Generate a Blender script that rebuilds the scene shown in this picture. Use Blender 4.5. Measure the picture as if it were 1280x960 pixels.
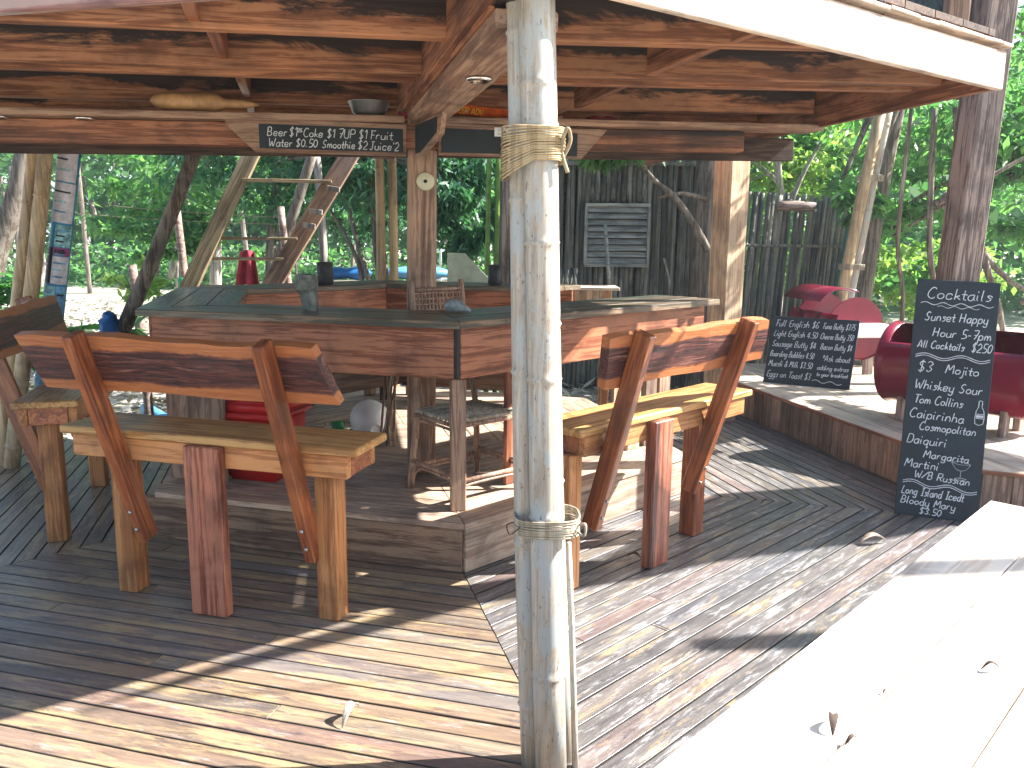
import bpy, math, random, numpy as np
from mathutils import Matrix, Vector
random.seed(7); rng = np.random.default_rng(7)
S = bpy.context.scene; COL = S.collection
for o in list(bpy.data.objects): bpy.data.objects.remove(o)
R = math.radians
def hd(a): return Vector((math.sin(R(a)), math.cos(R(a)), 0))        # compass heading: 0 = away from the camera, 90 = right

# ---------------------------------------------------------------- camera, sky, sun, exposure
cam = bpy.data.cameras.new('camera'); co = bpy.data.objects.new('camera', cam); COL.objects.link(co)
F, PITCH, ROLL = 1040.0, R(10.2), R(.6)
cam.sensor_width = 36; cam.lens = 36 * F / 1280; cam.clip_end = 500; cam.clip_start = .05
fw = Vector((0, math.cos(PITCH), -math.sin(PITCH))); up0 = Vector((0, math.sin(PITCH), math.cos(PITCH))); rt0 = Vector((1, 0, 0))
rt = math.cos(ROLL) * rt0 + math.sin(ROLL) * up0; up = -math.sin(ROLL) * rt0 + math.cos(ROLL) * up0
m = Matrix((rt, up, -fw)).transposed().to_4x4(); m.translation = (0, 0, 1.6); co.matrix_world = m
S.camera = co
SUN_AZ, SUN_EL = 84, 40
w = bpy.data.worlds.new('World'); S.world = w; w.use_nodes = True
nt = w.node_tree; bg = nt.nodes['Background']; sk = nt.nodes.new('ShaderNodeTexSky')
sk.sky_type = 'NISHITA'; sk.sun_disc = False; sk.sun_elevation = R(SUN_EL); sk.sun_rotation = R(SUN_AZ)
sk.dust_density = 1.5
nt.links.new(sk.outputs[0], bg.inputs[0]); bg.inputs[1].default_value = .08
sl = bpy.data.lights.new('sun', 'SUN'); sl.energy = 5.0; sl.angle = R(.5); sl.color = (1, .965, .91)
so = bpy.data.objects.new('sun', sl); COL.objects.link(so)
sv = hd(SUN_AZ) * math.cos(R(SUN_EL)) + Vector((0, 0, math.sin(R(SUN_EL))))
so.rotation_euler = sv.to_track_quat('Z', 'Y').to_euler(); so.location = sv * 30
S.view_settings.view_transform = 'Standard'; S.view_settings.look = 'None'; S.view_settings.gamma = 1
S.view_settings.exposure = 2.1
S.cycles.max_bounces = 8; S.cycles.diffuse_bounces = 5; S.cycles.transmission_bounces = 6; S.cycles.transparent_max_bounces = 6

# ---------------------------------------------------------------- materials
def newmat(name):
    mt = bpy.data.materials.new(name); mt.use_nodes = True
    return mt, mt.node_tree, mt.node_tree.nodes['Principled BSDF']
def N(nt, t, **kw):
    n = nt.nodes.new(t)
    for k, v in kw.items(): setattr(n, k, v)
    return n
def ramp(nt, stops, fac):
    r = N(nt, 'ShaderNodeValToRGB'); e = r.color_ramp.elements
    while len(e) < len(stops): e.new(.5)
    for i, (p, c) in enumerate(stops):
        e[i].position = p; e[i].color = (*c, 1) if len(c) == 3 else c
    nt.links.new(fac, r.inputs[0]); return r.outputs[0]
def coords(nt, scale, axis_rot=None):
    tc = N(nt, 'ShaderNodeTexCoord'); oi = N(nt, 'ShaderNodeObjectInfo')
    mu = N(nt, 'ShaderNodeMath', operation='MULTIPLY'); nt.links.new(oi.outputs['Random'], mu.inputs[0]); mu.inputs[1].default_value = 61.7
    ad = N(nt, 'ShaderNodeVectorMath', operation='ADD'); nt.links.new(tc.outputs['Object'], ad.inputs[0]); nt.links.new(mu.outputs[0], ad.inputs[1])
    mp = N(nt, 'ShaderNodeMapping'); mp.inputs['Scale'].default_value = scale; nt.links.new(ad.outputs[0], mp.inputs[0])
    return mp.outputs[0], oi.outputs['Random'], ad.outputs[0]
def noise(nt, vec, scale, detail=5, rough=.6, dist=0):
    n = N(nt, 'ShaderNodeTexNoise'); n.inputs['Scale'].default_value = scale; n.inputs['Detail'].default_value = detail
    n.inputs['Roughness'].default_value = rough; n.inputs['Distortion'].default_value = dist
    nt.links.new(vec, n.inputs['Vector']); return n.outputs['Fac']
def mix(nt, a, b, fac, mode='MIX'):
    x = N(nt, 'ShaderNodeMix', data_type='RGBA', blend_type=mode)
    if isinstance(fac, (int, float)): x.inputs[0].default_value = fac
    else: nt.links.new(fac, x.inputs[0])
    for i, v in ((6, a), (7, b)):
        if isinstance(v, tuple): x.inputs[i].default_value = (*v, 1)
        else: nt.links.new(v, x.inputs[i])
    return x.outputs[2]
def bump(nt, b, h, s, d=.01):
    bn = N(nt, 'ShaderNodeBump'); bn.inputs['Strength'].default_value = s; bn.inputs['Distance'].default_value = d
    nt.links.new(h, bn.inputs['Height']); nt.links.new(bn.outputs[0], b.inputs['Normal'])
def wood(name, dark, mid, light, rough=.6, vary=.35, grain=1.0, axis=0, stain=None, stain_amt=.5, spec=.4, knots=True):
    mt, nt, b = newmat(name)
    sc = [13, 13, 13]; sc[axis] = .9
    v, rnd, raw = coords(nt, sc)
    g = noise(nt, v, 1.6 * grain, 7, .62, 1.2)
    g2 = noise(nt, v, 6.5 * grain, 4, .7, .3)
    sf = [70, 70, 70]; sf[axis] = 2.2; vf, _, _ = coords(nt, sf); g3 = noise(nt, vf, 1.0 * grain, 3, .75, .5)
    ma = N(nt, 'ShaderNodeMath', operation='MULTIPLY_ADD'); nt.links.new(g3, ma.inputs[0]); ma.inputs[1].default_value = .55; nt.links.new(g, ma.inputs[2])
    ms = N(nt, 'ShaderNodeMath', operation='MULTIPLY_ADD'); nt.links.new(g2, ms.inputs[0]); ms.inputs[1].default_value = .38; nt.links.new(ma.outputs[0], ms.inputs[2])
    c = ramp(nt, [(.68, dark), (.94, mid), (1.20, light)], ms.outputs[0])
    big = noise(nt, raw, 3.2, 4, .6, .5)
    bc = ramp(nt, [(.35, (.62, .62, .64)), (.5, (1, 1, 1)), (.68, (1.18, 1.12, 1.05))], big)
    c = mix(nt, c, bc, 1.0, 'MULTIPLY')
    hv = N(nt, 'ShaderNodeHueSaturation'); nt.links.new(c, hv.inputs['Color'])
    mr = N(nt, 'ShaderNodeMapRange'); nt.links.new(rnd, mr.inputs[0]); mr.inputs[3].default_value = 1 - vary; mr.inputs[4].default_value = 1 + vary
    nt.links.new(mr.outputs[0], hv.inputs['Value']); c = hv.outputs[0]
    if stain:
        v2, _, _ = coords(nt, [x * .35 for x in sc]); sn = noise(nt, v2, 1.1, 6, .65, .8)
        f = ramp(nt, [(.60 - .12 * stain_amt, (0, 0, 0)), (.66, (1, 1, 1))], sn)
        c = mix(nt, c, stain, f)
    nt.links.new(c, b.inputs['Base Color'])
    rr = N(nt, 'ShaderNodeMapRange'); nt.links.new(g, rr.inputs[0]); rr.inputs[3].default_value = rough + .12; rr.inputs[4].default_value = rough - .12
    nt.links.new(rr.outputs[0], b.inputs['Roughness']); b.inputs['Specular IOR Level'].default_value = spec
    bump(nt, b, ms.outputs[0], .35, .004)
    return mt
M = {}
M['roof'] = wood('red_brown_hardwood', (.075, .026, .016), (.20, .078, .042), (.33, .145, .075), .6, .22, stain=(.016, .013, .015), stain_amt=.9)
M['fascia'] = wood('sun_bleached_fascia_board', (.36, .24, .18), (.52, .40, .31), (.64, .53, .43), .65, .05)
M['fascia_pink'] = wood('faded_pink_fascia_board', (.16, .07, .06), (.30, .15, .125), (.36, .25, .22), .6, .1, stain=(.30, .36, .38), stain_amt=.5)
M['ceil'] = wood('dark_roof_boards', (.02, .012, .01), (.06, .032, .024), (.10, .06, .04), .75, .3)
M['apron'] = wood('rosewood_apron', (.085, .025, .013), (.215, .07, .034), (.36, .145, .075), .5, .14)
M['riserwide'] = wood('worn_brown_riser', (.06, .032, .022), (.17, .095, .06), (.30, .19, .12), .6, .2, stain=(.03, .02, .018), stain_amt=.6)
M['top'] = wood('dark_oiled_counter_wood', (.03, .022, .016), (.10, .072, .048), (.20, .145, .095), .32, .25, stain=(.04, .065, .05), stain_amt=.6, spec=.5)
M['seat'] = wood('honey_varnished_seat', (.19, .085, .028), (.38, .19, .065), (.52, .30, .115), .42, .12)
M['leg'] = wood('orange_brown_leg', (.19, .065, .025), (.38, .15, .052), (.51, .235, .09), .45, .2)
M['legred'] = wood('red_knotty_leg', (.08, .02, .012), (.27, .08, .045), (.42, .16, .095), .42, .1, stain=(.03, .016, .018), stain_amt=.5)
M['strut'] = wood('red_varnished_strut', (.075, .02, .010), (.22, .06, .022), (.35, .115, .04), .33, .15, spec=.6)
M['post'] = wood('weathered_post', (.11, .058, .04), (.24, .14, .095), (.36, .235, .16), .6, .15)
M['postdark'] = wood('dark_grey_brown_post', (.04, .026, .024), (.11, .075, .065), (.25, .19, .165), .7, .1)
M['postgrey'] = wood('grey_brown_post', (.10, .065, .055), (.20, .14, .12), (.34, .26, .22), .7, .1)
M['postlight'] = wood('pale_sawn_post', (.27, .16, .09), (.43, .28, .17), (.55, .40, .26), .6, .1)
M['table'] = wood('pale_table_wood', (.46, .38, .30), (.62, .54, .45), (.72, .65, .56), .6, .06)
M['stepw'] = wood('pale_step_boards', (.30, .23, .17), (.46, .37, .29), (.58, .49, .39), .6, .15)
M['riser'] = wood('mixed_riser_boards', (.09, .05, .035), (.20, .125, .09), (.30, .20, .145), .65, .4)
M['platform'] = wood('worn_platform_boards', (.19, .12, .085), (.37, .26, .19), (.50, .38, .28), .55, .15)
M['ladder'] = wood('mossy_ladder_wood', (.10, .072, .035), (.22, .165, .09), (.33, .26, .16), .7, .1)
M['rattan'] = wood('rattan_cane', (.14, .075, .05), (.28, .16, .11), (.42, .28, .19), .45, .1, axis=2, grain=2)
M['bark'] = wood('tree_bark', (.045, .035, .028), (.12, .095, .075), (.22, .19, .16), .85, .25, axis=2, grain=.7)
M['barkpale'] = wood('pale_tree_bark', (.10, .09, .075), (.24, .215, .19), (.38, .35, .31), .8, .15, axis=2, grain=.7)
M['fence'] = wood('weathered_fence_bamboo', (.035, .04, .038), (.095, .10, .09), (.19, .185, .155), .65, .45, axis=2, grain=.6)
M['bamboo'] = wood('tan_bamboo', (.20, .13, .07), (.38, .27, .15), (.5, .38, .23), .45, .15, axis=2, grain=.6)
M['bamboogrey'] = wood('weathered_grey_bamboo', (.12, .085, .055), (.32, .26, .195), (.58, .51, .42), .5, .08, axis=2, grain=1.2, stain=(.25, .28, .28), stain_amt=1.1)
def deckmat(name, pal, och, oc_t, wt=.56, ed=.0448, ea=.82):
    mt, nt, b = newmat(name)
    v, rnd, raw = coords(nt, (1.3, 26, 26))
    base = ramp(nt, [(i / (len(pal) - 1), c_) for i, c_ in enumerate(pal)], rnd)
    g = noise(nt, v, 1.3, 8, .66, .9)
    c = mix(nt, base, ramp(nt, [(.3, (.5, .48, .5)), (.5, (1, 1, 1)), (.7, (1.4, 1.35, 1.28))], g), 1.0, 'MULTIPLY')
    v2, _, _ = coords(nt, (2.4, 15, 15)); n2 = noise(nt, v2, 1.0, 10, .78, .3)
    c = mix(nt, c, och, ramp(nt, [(oc_t, (0, 0, 0)), (oc_t + .1, (.8, .8, .8))], n2))
    v3, _, _ = coords(nt, (3.1, 16, 16)); n3 = noise(nt, v3, 1.3, 10, .8, .4)
    c = mix(nt, c, (.045, .04, .05), ramp(nt, [(.55, (0, 0, 0)), (.65, (.75, .75, .75))], n3))
    v4, _, _ = coords(nt, (3.0, 20, 20)); n4 = noise(nt, v4, 1.7, 10, .82, .2)
    c = mix(nt, c, (.42, .42, .43), ramp(nt, [(wt, (0, 0, 0)), (wt + .1, (.7, .7, .7))], n4))
    tc = N(nt, 'ShaderNodeTexCoord'); sp = N(nt, 'ShaderNodeSeparateXYZ'); nt.links.new(tc.outputs['Object'], sp.inputs[0])      # dirt packed along the plank joints
    ab = N(nt, 'ShaderNodeMath', operation='ABSOLUTE'); nt.links.new(sp.outputs['Y'], ab.inputs[0])
    q = N(nt, 'ShaderNodeMath', operation='MULTIPLY_ADD'); nt.links.new(n4, q.inputs[0]); q.inputs[1].default_value = .012; nt.links.new(ab.outputs[0], q.inputs[2])
    c = mix(nt, c, (.012, .011, .012), ramp(nt, [(ed, (0, 0, 0)), (ed + .003, (ea, ea, ea))], q.outputs[0]))
    nt.links.new(c, b.inputs['Base Color'])
    rr = N(nt, 'ShaderNodeMapRange'); nt.links.new(n3, rr.inputs[0]); rr.inputs[1].default_value = .3; rr.inputs[2].default_value = .7
    rr.inputs[3].default_value = .22; rr.inputs[4].default_value = .52
    nt.links.new(rr.outputs[0], b.inputs['Roughness']); b.inputs['Specular IOR Level'].default_value = .55
    bump(nt, b, n4, .4, .004)
    return mt
M['deck'] = deckmat('worn_painted_deck_wood', [(.20, .14, .10), (.12, .10, .09), (.28, .205, .13), (.14, .13, .125), (.32, .23, .145), (.18, .12, .10), (.17, .155, .145)], (.40, .29, .15), .50)
M['deckgrey'] = deckmat('worn_sheen_tinted_deck_wood', [(.15, .13, .12), (.085, .085, .09), (.18, .15, .125), (.10, .10, .11), (.19, .135, .12), (.14, .135, .135), (.12, .105, .095)], (.40, .30, .16), .54, .515, .0440, .8)  # worn planks; blue-grey tint and extra pale flecks paint in the sky sheen
def backrest_mat():      # live-edge slab: bright sapwood along both edges, rough dark heart between them
    mt, nt, b = newmat('live_edge_backrest_wood')
    tc = N(nt, 'ShaderNodeTexCoord'); oi = N(nt, 'ShaderNodeObjectInfo'); sp = N(nt, 'ShaderNodeSeparateXYZ'); nt.links.new(tc.outputs['Object'], sp.inputs[0])
    v, rnd, raw = coords(nt, (1.6, 3, 3)); n = noise(nt, v, 1.3, 5, .6, .5)
    a = N(nt, 'ShaderNodeMath', operation='ABSOLUTE'); nt.links.new(sp.outputs['Z'], a.inputs[0])
    q = N(nt, 'ShaderNodeMath', operation='MULTIPLY_ADD'); nt.links.new(n, q.inputs[0]); q.inputs[1].default_value = .085; nt.links.new(a.outputs[0], q.inputs[2])
    f = ramp(nt, [(.108, (0, 0, 0)), (.118, (1, 1, 1))], q.outputs[0])
    v2, _, _ = coords(nt, (1.4, 26, 26)); g = noise(nt, v2, 1.5, 9, .74, 1.8)
    dark = ramp(nt, [(.38, (.008, .006, .008)), (.5, (.075, .02, .017)), (.60, (.17, .055, .038)), (.72, (.36, .26, .22))], g)
    lite = ramp(nt, [(.35, (.34, .10, .032)), (.6, (.50, .18, .06))], g)
    c = mix(nt, dark, lite, f); nt.links.new(c, b.inputs['Base Color']); b.inputs['Roughness'].default_value = .38
    b.inputs['Specular IOR Level'].default_value = .5; bump(nt, b, g, .8, .008)
    return mt
M['back'] = backrest_mat()
def bamboomat():      # weathered culm: tan skin, blue-grey bloom, fine vertical checks and dark freckles
    mt, nt, b = newmat('weathered_grey_bamboo')
    v, rnd, raw = coords(nt, (60, 60, 2.5)); g = noise(nt, v, 1.0, 5, .75, .3)
    v2, _, _ = coords(nt, (16, 16, 5)); n2 = noise(nt, v2, 1.0, 7, .7, .8)
    v3, _, _ = coords(nt, (90, 90, 35)); n3 = noise(nt, v3, 1.0, 4, .7)
    c = ramp(nt, [(.3, (.22, .175, .13)), (.5, (.38, .325, .26)), (.7, (.56, .51, .44))], g)
    c = mix(nt, c, (.36, .385, .38), ramp(nt, [(.47, (0, 0, 0)), (.56, (.85, .85, .85))], n2))
    c = mix(nt, c, (.10, .07, .05), ramp(nt, [(.60, (0, 0, 0)), (.68, (.8, .8, .8))], n3))
    nt.links.new(c, b.inputs['Base Color']); b.inputs['Roughness'].default_value = .5; b.inputs['Specular IOR Level'].default_value = .35
    bump(nt, b, g, .35, .003); return mt
M['bamboogrey'] = bamboomat()
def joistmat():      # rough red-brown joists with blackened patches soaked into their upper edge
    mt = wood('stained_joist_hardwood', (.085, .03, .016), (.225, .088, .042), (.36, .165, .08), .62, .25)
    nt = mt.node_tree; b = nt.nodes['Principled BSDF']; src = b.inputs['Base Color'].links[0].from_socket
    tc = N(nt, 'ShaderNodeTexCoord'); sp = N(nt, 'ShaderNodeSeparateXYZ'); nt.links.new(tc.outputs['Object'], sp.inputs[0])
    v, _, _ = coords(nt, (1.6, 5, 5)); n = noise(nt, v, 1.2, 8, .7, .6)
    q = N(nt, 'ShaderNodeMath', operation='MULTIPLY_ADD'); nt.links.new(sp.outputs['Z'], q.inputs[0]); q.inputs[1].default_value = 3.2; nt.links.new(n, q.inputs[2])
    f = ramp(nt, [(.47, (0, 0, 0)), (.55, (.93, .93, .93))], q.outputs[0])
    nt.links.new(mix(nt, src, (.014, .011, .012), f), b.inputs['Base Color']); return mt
M['joist'] = joistmat()
def plain(name, col, rough=.5, metal=0, spec=.5, var=.25, scale=9, bmp=.15, alpha=None):
    mt, nt, b = newmat(name); v, rnd, raw = coords(nt, (1, 1, 1)); n = noise(nt, v, scale, 5, .65)
    k = ramp(nt, [(.3, tuple(x * (1 - var) for x in col)), (.7, tuple(min(1, x * (1 + var)) for x in col))], n)
    nt.links.new(k, b.inputs['Base Color']); b.inputs['Roughness'].default_value = rough; b.inputs['Metallic'].default_value = metal
    b.inputs['Specular IOR Level'].default_value = spec
    if bmp: bump(nt, b, n, bmp, .003)
    return mt
M['chalkboard'] = plain('chalkboard_black', (.010, .018, .026), .6, var=.45, scale=5)
M['chalk'] = plain('white_chalk', (.62, .66, .68), .9, var=.2, scale=60, bmp=0)
M['chalkdim'] = plain('faint_chalk', (.36, .40, .42), .9, var=.3, scale=60, bmp=0)
M['drum'] = plain('crimson_drum_paint', (.175, .005, .024), .24, var=.18, scale=6, bmp=.05)
M['redplastic'] = plain('red_plastic', (.50, .014, .012), .4, var=.1, bmp=0)
M['redcloth'] = plain('red_cloth', (.34, .035, .05), .9, var=.3)
M['bluecloth'] = plain('blue_tarpaulin', (.012, .12, .38), .45, var=.3)
M['bluepaint'] = plain('sky_blue_paint', (.03, .25, .46), .45, var=.25)
M['bluepipe'] = plain('pale_blue_plastic', (.10, .32, .55), .35, var=.2)
M['white'] = plain('white_plastic', (.80, .84, .86), .3, var=.05, bmp=0)
M['cream'] = plain('cream_enamel', (.62, .60, .42), .4, var=.1)
M['black'] = plain('black_rubber', (.012, .012, .014), .6)
M['metal'] = plain('grey_metal', (.42, .44, .45), .35, metal=.8)
M['chrome'] = plain('chrome', (.75, .75, .74), .18, metal=1, bmp=0)
M['rope'] = wood('straw_lashing', (.13, .09, .045), (.27, .20, .11), (.38, .30, .18), .6, .1, axis=2)
M['wirelash'] = wood('grey_wire_lashing', (.16, .13, .09), (.34, .29, .21), (.48, .42, .32), .5, .1, axis=2)
M['orange'] = plain('orange_sign_paint', (.62, .10, .01), .5, var=.4, scale=25)
M['yellow'] = plain('yellow_sign_paint', (.8, .42, .03), .5)
M['green'] = plain('green_plastic', (.02, .28, .10), .4)
M['palegreen'] = plain('pale_green_netting', (.05, .16, .13), .8)
M['gourd'] = plain('tan_and_cream_gourd', (.48, .27, .12), .55, var=.6, scale=7)
M['stone'] = plain('grey_shell_stone', (.28, .31, .31), .5, var=.5, scale=30, bmp=.6)
M['logdark'] = plain('dark_carved_log', (.06, .055, .06), .6, var=.5, scale=20)
M['carved'] = plain('grey_green_carved_stump', (.13, .14, .12), .55, var=.6, scale=22, bmp=.6)
M['board'] = plain('pale_green_board', (.42, .52, .42), .6)
M['slat'] = wood('grey_blue_louvre_slats', (.12, .135, .135), (.26, .28, .27), (.38, .39, .36), .6, .2)
M['paper'] = plain('printed_poster_paper', (.62, .60, .66), .6, var=.3, scale=22, bmp=0)
M['paperblue'] = plain('blue_printed_poster', (.14, .34, .55), .6, var=.7, scale=22, bmp=0)
M['paperdark'] = plain('black_printed_poster', (.015, .015, .02), .5, var=.4, bmp=0)
M['paperteal'] = plain('teal_printed_poster', (.25, .50, .56), .6, var=.8, scale=30, bmp=0)
M['papermag'] = plain('magenta_printed_strip', (.30, .05, .22), .6, bmp=0)
M['leafpole'] = plain('green_bamboo_skin', (.10, .20, .03), .45, var=.4)
M['dry'] = plain('dry_leaf', (.075, .045, .03), .7, var=.4, scale=30)
M['darkglass'] = plain('dark_window_netting', (.02, .035, .045), .85, var=.8, scale=40)
def beer():
    mt, nt, b = newmat('lager_in_glass'); b.inputs['Base Color'].default_value = (.85, .62, .08, 1); b.inputs['Roughness'].default_value = .1
    b.inputs['Transmission Weight'].default_value = .15; b.inputs['IOR'].default_value = 1.33
    return mt
M['beer'] = beer()
def clearglass():
    mt, nt, b = newmat('clear_glass'); b.inputs['Base Color'].default_value = (.9, .95, .95, 1); b.inputs['Roughness'].default_value = .03
    b.inputs['Transmission Weight'].default_value = 1
    return mt
M['glass'] = clearglass()
def leafmat(name, c1, c2, c3, tr=.5):
    mt, nt, b = newmat(name); nt.nodes.remove(b)
    out = nt.nodes['Material Output']; g = N(nt, 'ShaderNodeNewGeometry')
    c = ramp(nt, [(0, c1), (.5, c2), (1, c3)], g.outputs['Random Per Island'])
    d = N(nt, 'ShaderNodeBsdfPrincipled'); d.inputs['Roughness'].default_value = .42; d.inputs['Specular IOR Level'].default_value = .5
    nt.links.new(c, d.inputs['Base Color'])
    t = N(nt, 'ShaderNodeBsdfTranslucent')
    ct = mix(nt, c, (1.3, 1.7, .7), 1.0, 'MULTIPLY'); nt.links.new(ct, t.inputs[0])
    mx = N(nt, 'ShaderNodeMixShader'); mx.inputs[0].default_value = tr
    nt.links.new(d.outputs[0], mx.inputs[1]); nt.links.new(t.outputs[0], mx.inputs[2]); nt.links.new(mx.outputs[0], out.inputs[0])
    return mt
M['leaf'] = leafmat('green_leaves', (.06, .15, .075), (.10, .22, .11), (.18, .31, .13), .58)
M['leafteal'] = leafmat('blue_green_leaves', (.035, .10, .072), (.06, .155, .11), (.11, .23, .14), .5)
M['leafyellow'] = leafmat('yellow_green_leaves', (.14, .23, .07), (.22, .32, .11), (.34, .42, .17), .6)
M['litterleaf'] = leafmat('bleached_leaf_litter', (.20, .17, .15), (.42, .38, .34), (.6, .57, .53), .1)
def groundmat():
    mt, nt, b = newmat('pale_sand_and_leaf_litter'); tc = N(nt, 'ShaderNodeTexCoord')
    vo = N(nt, 'ShaderNodeTexVoronoi'); vo.inputs['Scale'].default_value = 14; nt.links.new(tc.outputs['Object'], vo.inputs['Vector'])
    n = noise(nt, tc.outputs['Object'], .35, 6, .6); n2 = noise(nt, tc.outputs['Object'], 22, 5, .7)
    c = ramp(nt, [(.0, (.16, .13, .10)), (.35, (.34, .29, .23)), (.7, (.55, .50, .43))], vo.outputs['Color'])
    c = mix(nt, c, ramp(nt, [(.3, (.5, .5, .5)), (.7, (1.2, 1.2, 1.2))], n2), 1.0, 'MULTIPLY')
    c = mix(nt, c, ramp(nt, [(.42, (.62, .56, .47)), (.6, (.28, .27, .18))], n), .45)
    nt.links.new(c, b.inputs['Base Color']); b.inputs['Roughness'].default_value = .9; bump(nt, b, n2, .8, .03)
    return mt
M['ground'] = groundmat()

# ---------------------------------------------------------------- object helpers
WM = {}
def wm(o): return WM.get(o.name, Matrix.Identity(4)) if o else Matrix.Identity(4)
CUR = [Matrix.Identity(4)]
def link(name, me, mat, parent, Mx, smooth=False):
    o = bpy.data.objects.new(name, me); COL.objects.link(o)
    if mat is not None and not me.materials: me.materials.append(M[mat] if isinstance(mat, str) else mat)
    W = CUR[0] @ Mx
    if parent: o.parent = parent; o.matrix_basis = wm(parent).inverted() @ W
    else: o.matrix_basis = W
    WM[o.name] = W
    return o
def tag(o, label=None, cat=None, group=None, kind=None):
    if label: o['label'] = label
    if cat: o['category'] = cat
    if group: o['group'] = group
    if kind: o['kind'] = kind
    return o
def thing(name, label, cat, loc=(0, 0, 0), rz=0, group=None):
    o = bpy.data.objects.new(name, None); COL.objects.link(o); o.empty_display_size = .1
    W = Matrix.Translation(loc) @ Matrix.Rotation(rz, 4, 'Z'); o.matrix_basis = W; WM[o.name] = W
    return tag(o, label, cat, group)
def kids(o): return [c for c in bpy.data.objects if c.parent == o]
def dup(o, parent=None, basis=None):
    c = o.copy(); COL.objects.link(c); c.parent = parent
    if basis is not None: c.matrix_basis = basis
    for k in list(o.children): dup(k, c)
    return c
BOX = {}
def boxmesh(x, y, z, ch=None):
    key = (round(x, 3), round(y, 3), round(z, 3), ch)
    if key in BOX: return BOX[key]
    c = ch if ch is not None else min(.004, .2 * min(x, y, z)); X, Y, Z = x / 2, y / 2, z / 2
    vs, idx = [], {}
    for sx in (-1, 1):
        for sy in (-1, 1):
            for sz in (-1, 1):
                for a in range(3):
                    p = [sx * (X - c), sy * (Y - c), sz * (Z - c)]; p[a] = (sx * X, sy * Y, sz * Z)[a]
                    idx[(sx, sy, sz, a)] = len(vs); vs.append(p)
    fs = []
    for a in range(3):
        b_, d_ = [k for k in range(3) if k != a]
        for s in (-1, 1):
            q = []
            for (u, v_) in ((-1, -1), (1, -1), (1, 1), (-1, 1)):
                k = [0, 0, 0]; k[a] = s; k[b_] = u; k[d_] = v_; q.append(idx[(*k, a)])
            fs.append(q)
        for u in (-1, 1):
            for v_ in (-1, 1):
                k0 = [0, 0, 0]; k0[b_] = u; k0[d_] = v_; k0[a] = -1; k1 = list(k0); k1[a] = 1
                fs.append([idx[(*k0, b_)], idx[(*k1, b_)], idx[(*k1, d_)], idx[(*k0, d_)]])
    for sx in (-1, 1):
        for sy in (-1, 1):
            for sz in (-1, 1): fs.append([idx[(sx, sy, sz, a)] for a in range(3)])
    me = bpy.data.meshes.new('box'); me.from_pydata(vs, [], fs)
    import bmesh
    bm = bmesh.new(); bm.from_mesh(me); bmesh.ops.recalc_face_normals(bm, faces=bm.faces); bm.to_mesh(me); bm.free()
    BOX[key] = me; return me
def boxobj(name, dims, Mx, mat, parent=None, ch=None):
    me = boxmesh(*dims, ch)
    mm = M[mat]
    if me.materials and me.materials[0] != mm:
        k = (dims, mat, ch)
        if k not in BOX: d = me.copy(); d.materials.clear(); d.materials.append(mm); BOX[k] = d
        me = BOX[k]
    return link(name, me, mm, parent, Mx)
def frame(a, b, upv=(0, 0, 1)):
    a, b = Vector(a), Vector(b); x = (b - a).normalized(); u = Vector(upv)
    if abs(x.dot(u)) > .99: u = Vector((0, 1, 0))
    y = u.cross(x).normalized(); z = x.cross(y)
    m_ = Matrix((x, y, z)).transposed().to_4x4(); m_.translation = (a + b) / 2
    return m_, (b - a).length
def beam(name, a, b, w_, h, mat, parent=None, upv=(0, 0, 1), ch=None):   # w_ across, h along upv, x along the length
    m_, L = frame(a, b, upv); return boxobj(name, (L, w_, h), m_, mat, parent, ch)
def mesh(name, vs, fs, smooth=False):
    me = bpy.data.meshes.new(name); me.from_pydata([tuple(v) for v in vs], [], fs)
    if smooth: me.polygons.foreach_set('use_smooth', [True] * len(me.polygons))
    return me
def crom(pts, n):
    out = []; P = [Vector(p) for p in pts]
    if len(P) < 3: return [P[0].lerp(P[-1], i / n) for i in range(n + 1)]
    for i in range(len(P) - 1):
        p0 = P[max(i - 1, 0)]; p1 = P[i]; p2 = P[i + 1]; p3 = P[min(i + 2, len(P) - 1)]
        for k in range(n):
            t = k / n
            out.append(.5 * ((2 * p1) + (p2 - p0) * t + (2 * p0 - 5 * p1 + 4 * p2 - p3) * t * t + (3 * p1 - p0 - 3 * p2 + p3) * t ** 3))
    out.append(P[-1]); return out
def tubegeo(pts, rad, sides=8, cap=True, vs=None, fs=None):
    vs = [] if vs is None else vs; fs = [] if fs is None else fs; n = len(pts); base = len(vs)
    ref = Vector((0, 0, 1)); t0 = (pts[1] - pts[0]).normalized()
    if abs(t0.dot(ref)) > .9: ref = Vector((1, 0, 0))
    u = t0.cross(ref).normalized()
    for i, p in enumerate(pts):
        t = (pts[min(i + 1, n - 1)] - pts[max(i - 1, 0)]).normalized()
        u = (u - t * u.dot(t)).normalized(); v = t.cross(u); r = rad[i] if hasattr(rad, '__len__') else rad
        for k in range(sides):
            a = 2 * math.pi * k / sides; vs.append(p + (u * math.cos(a) + v * math.sin(a)) * r)
    for i in range(n - 1):
        for k in range(sides):
            a = base + i * sides + k; b_ = base + i * sides + (k + 1) % sides
            fs.append((a, b_, b_ + sides, a + sides))
    if cap:
        fs.append(tuple(base + k for k in range(sides))[::-1]); fs.append(tuple(base + (n - 1) * sides + k for k in range(sides)))
    return vs, fs
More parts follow.
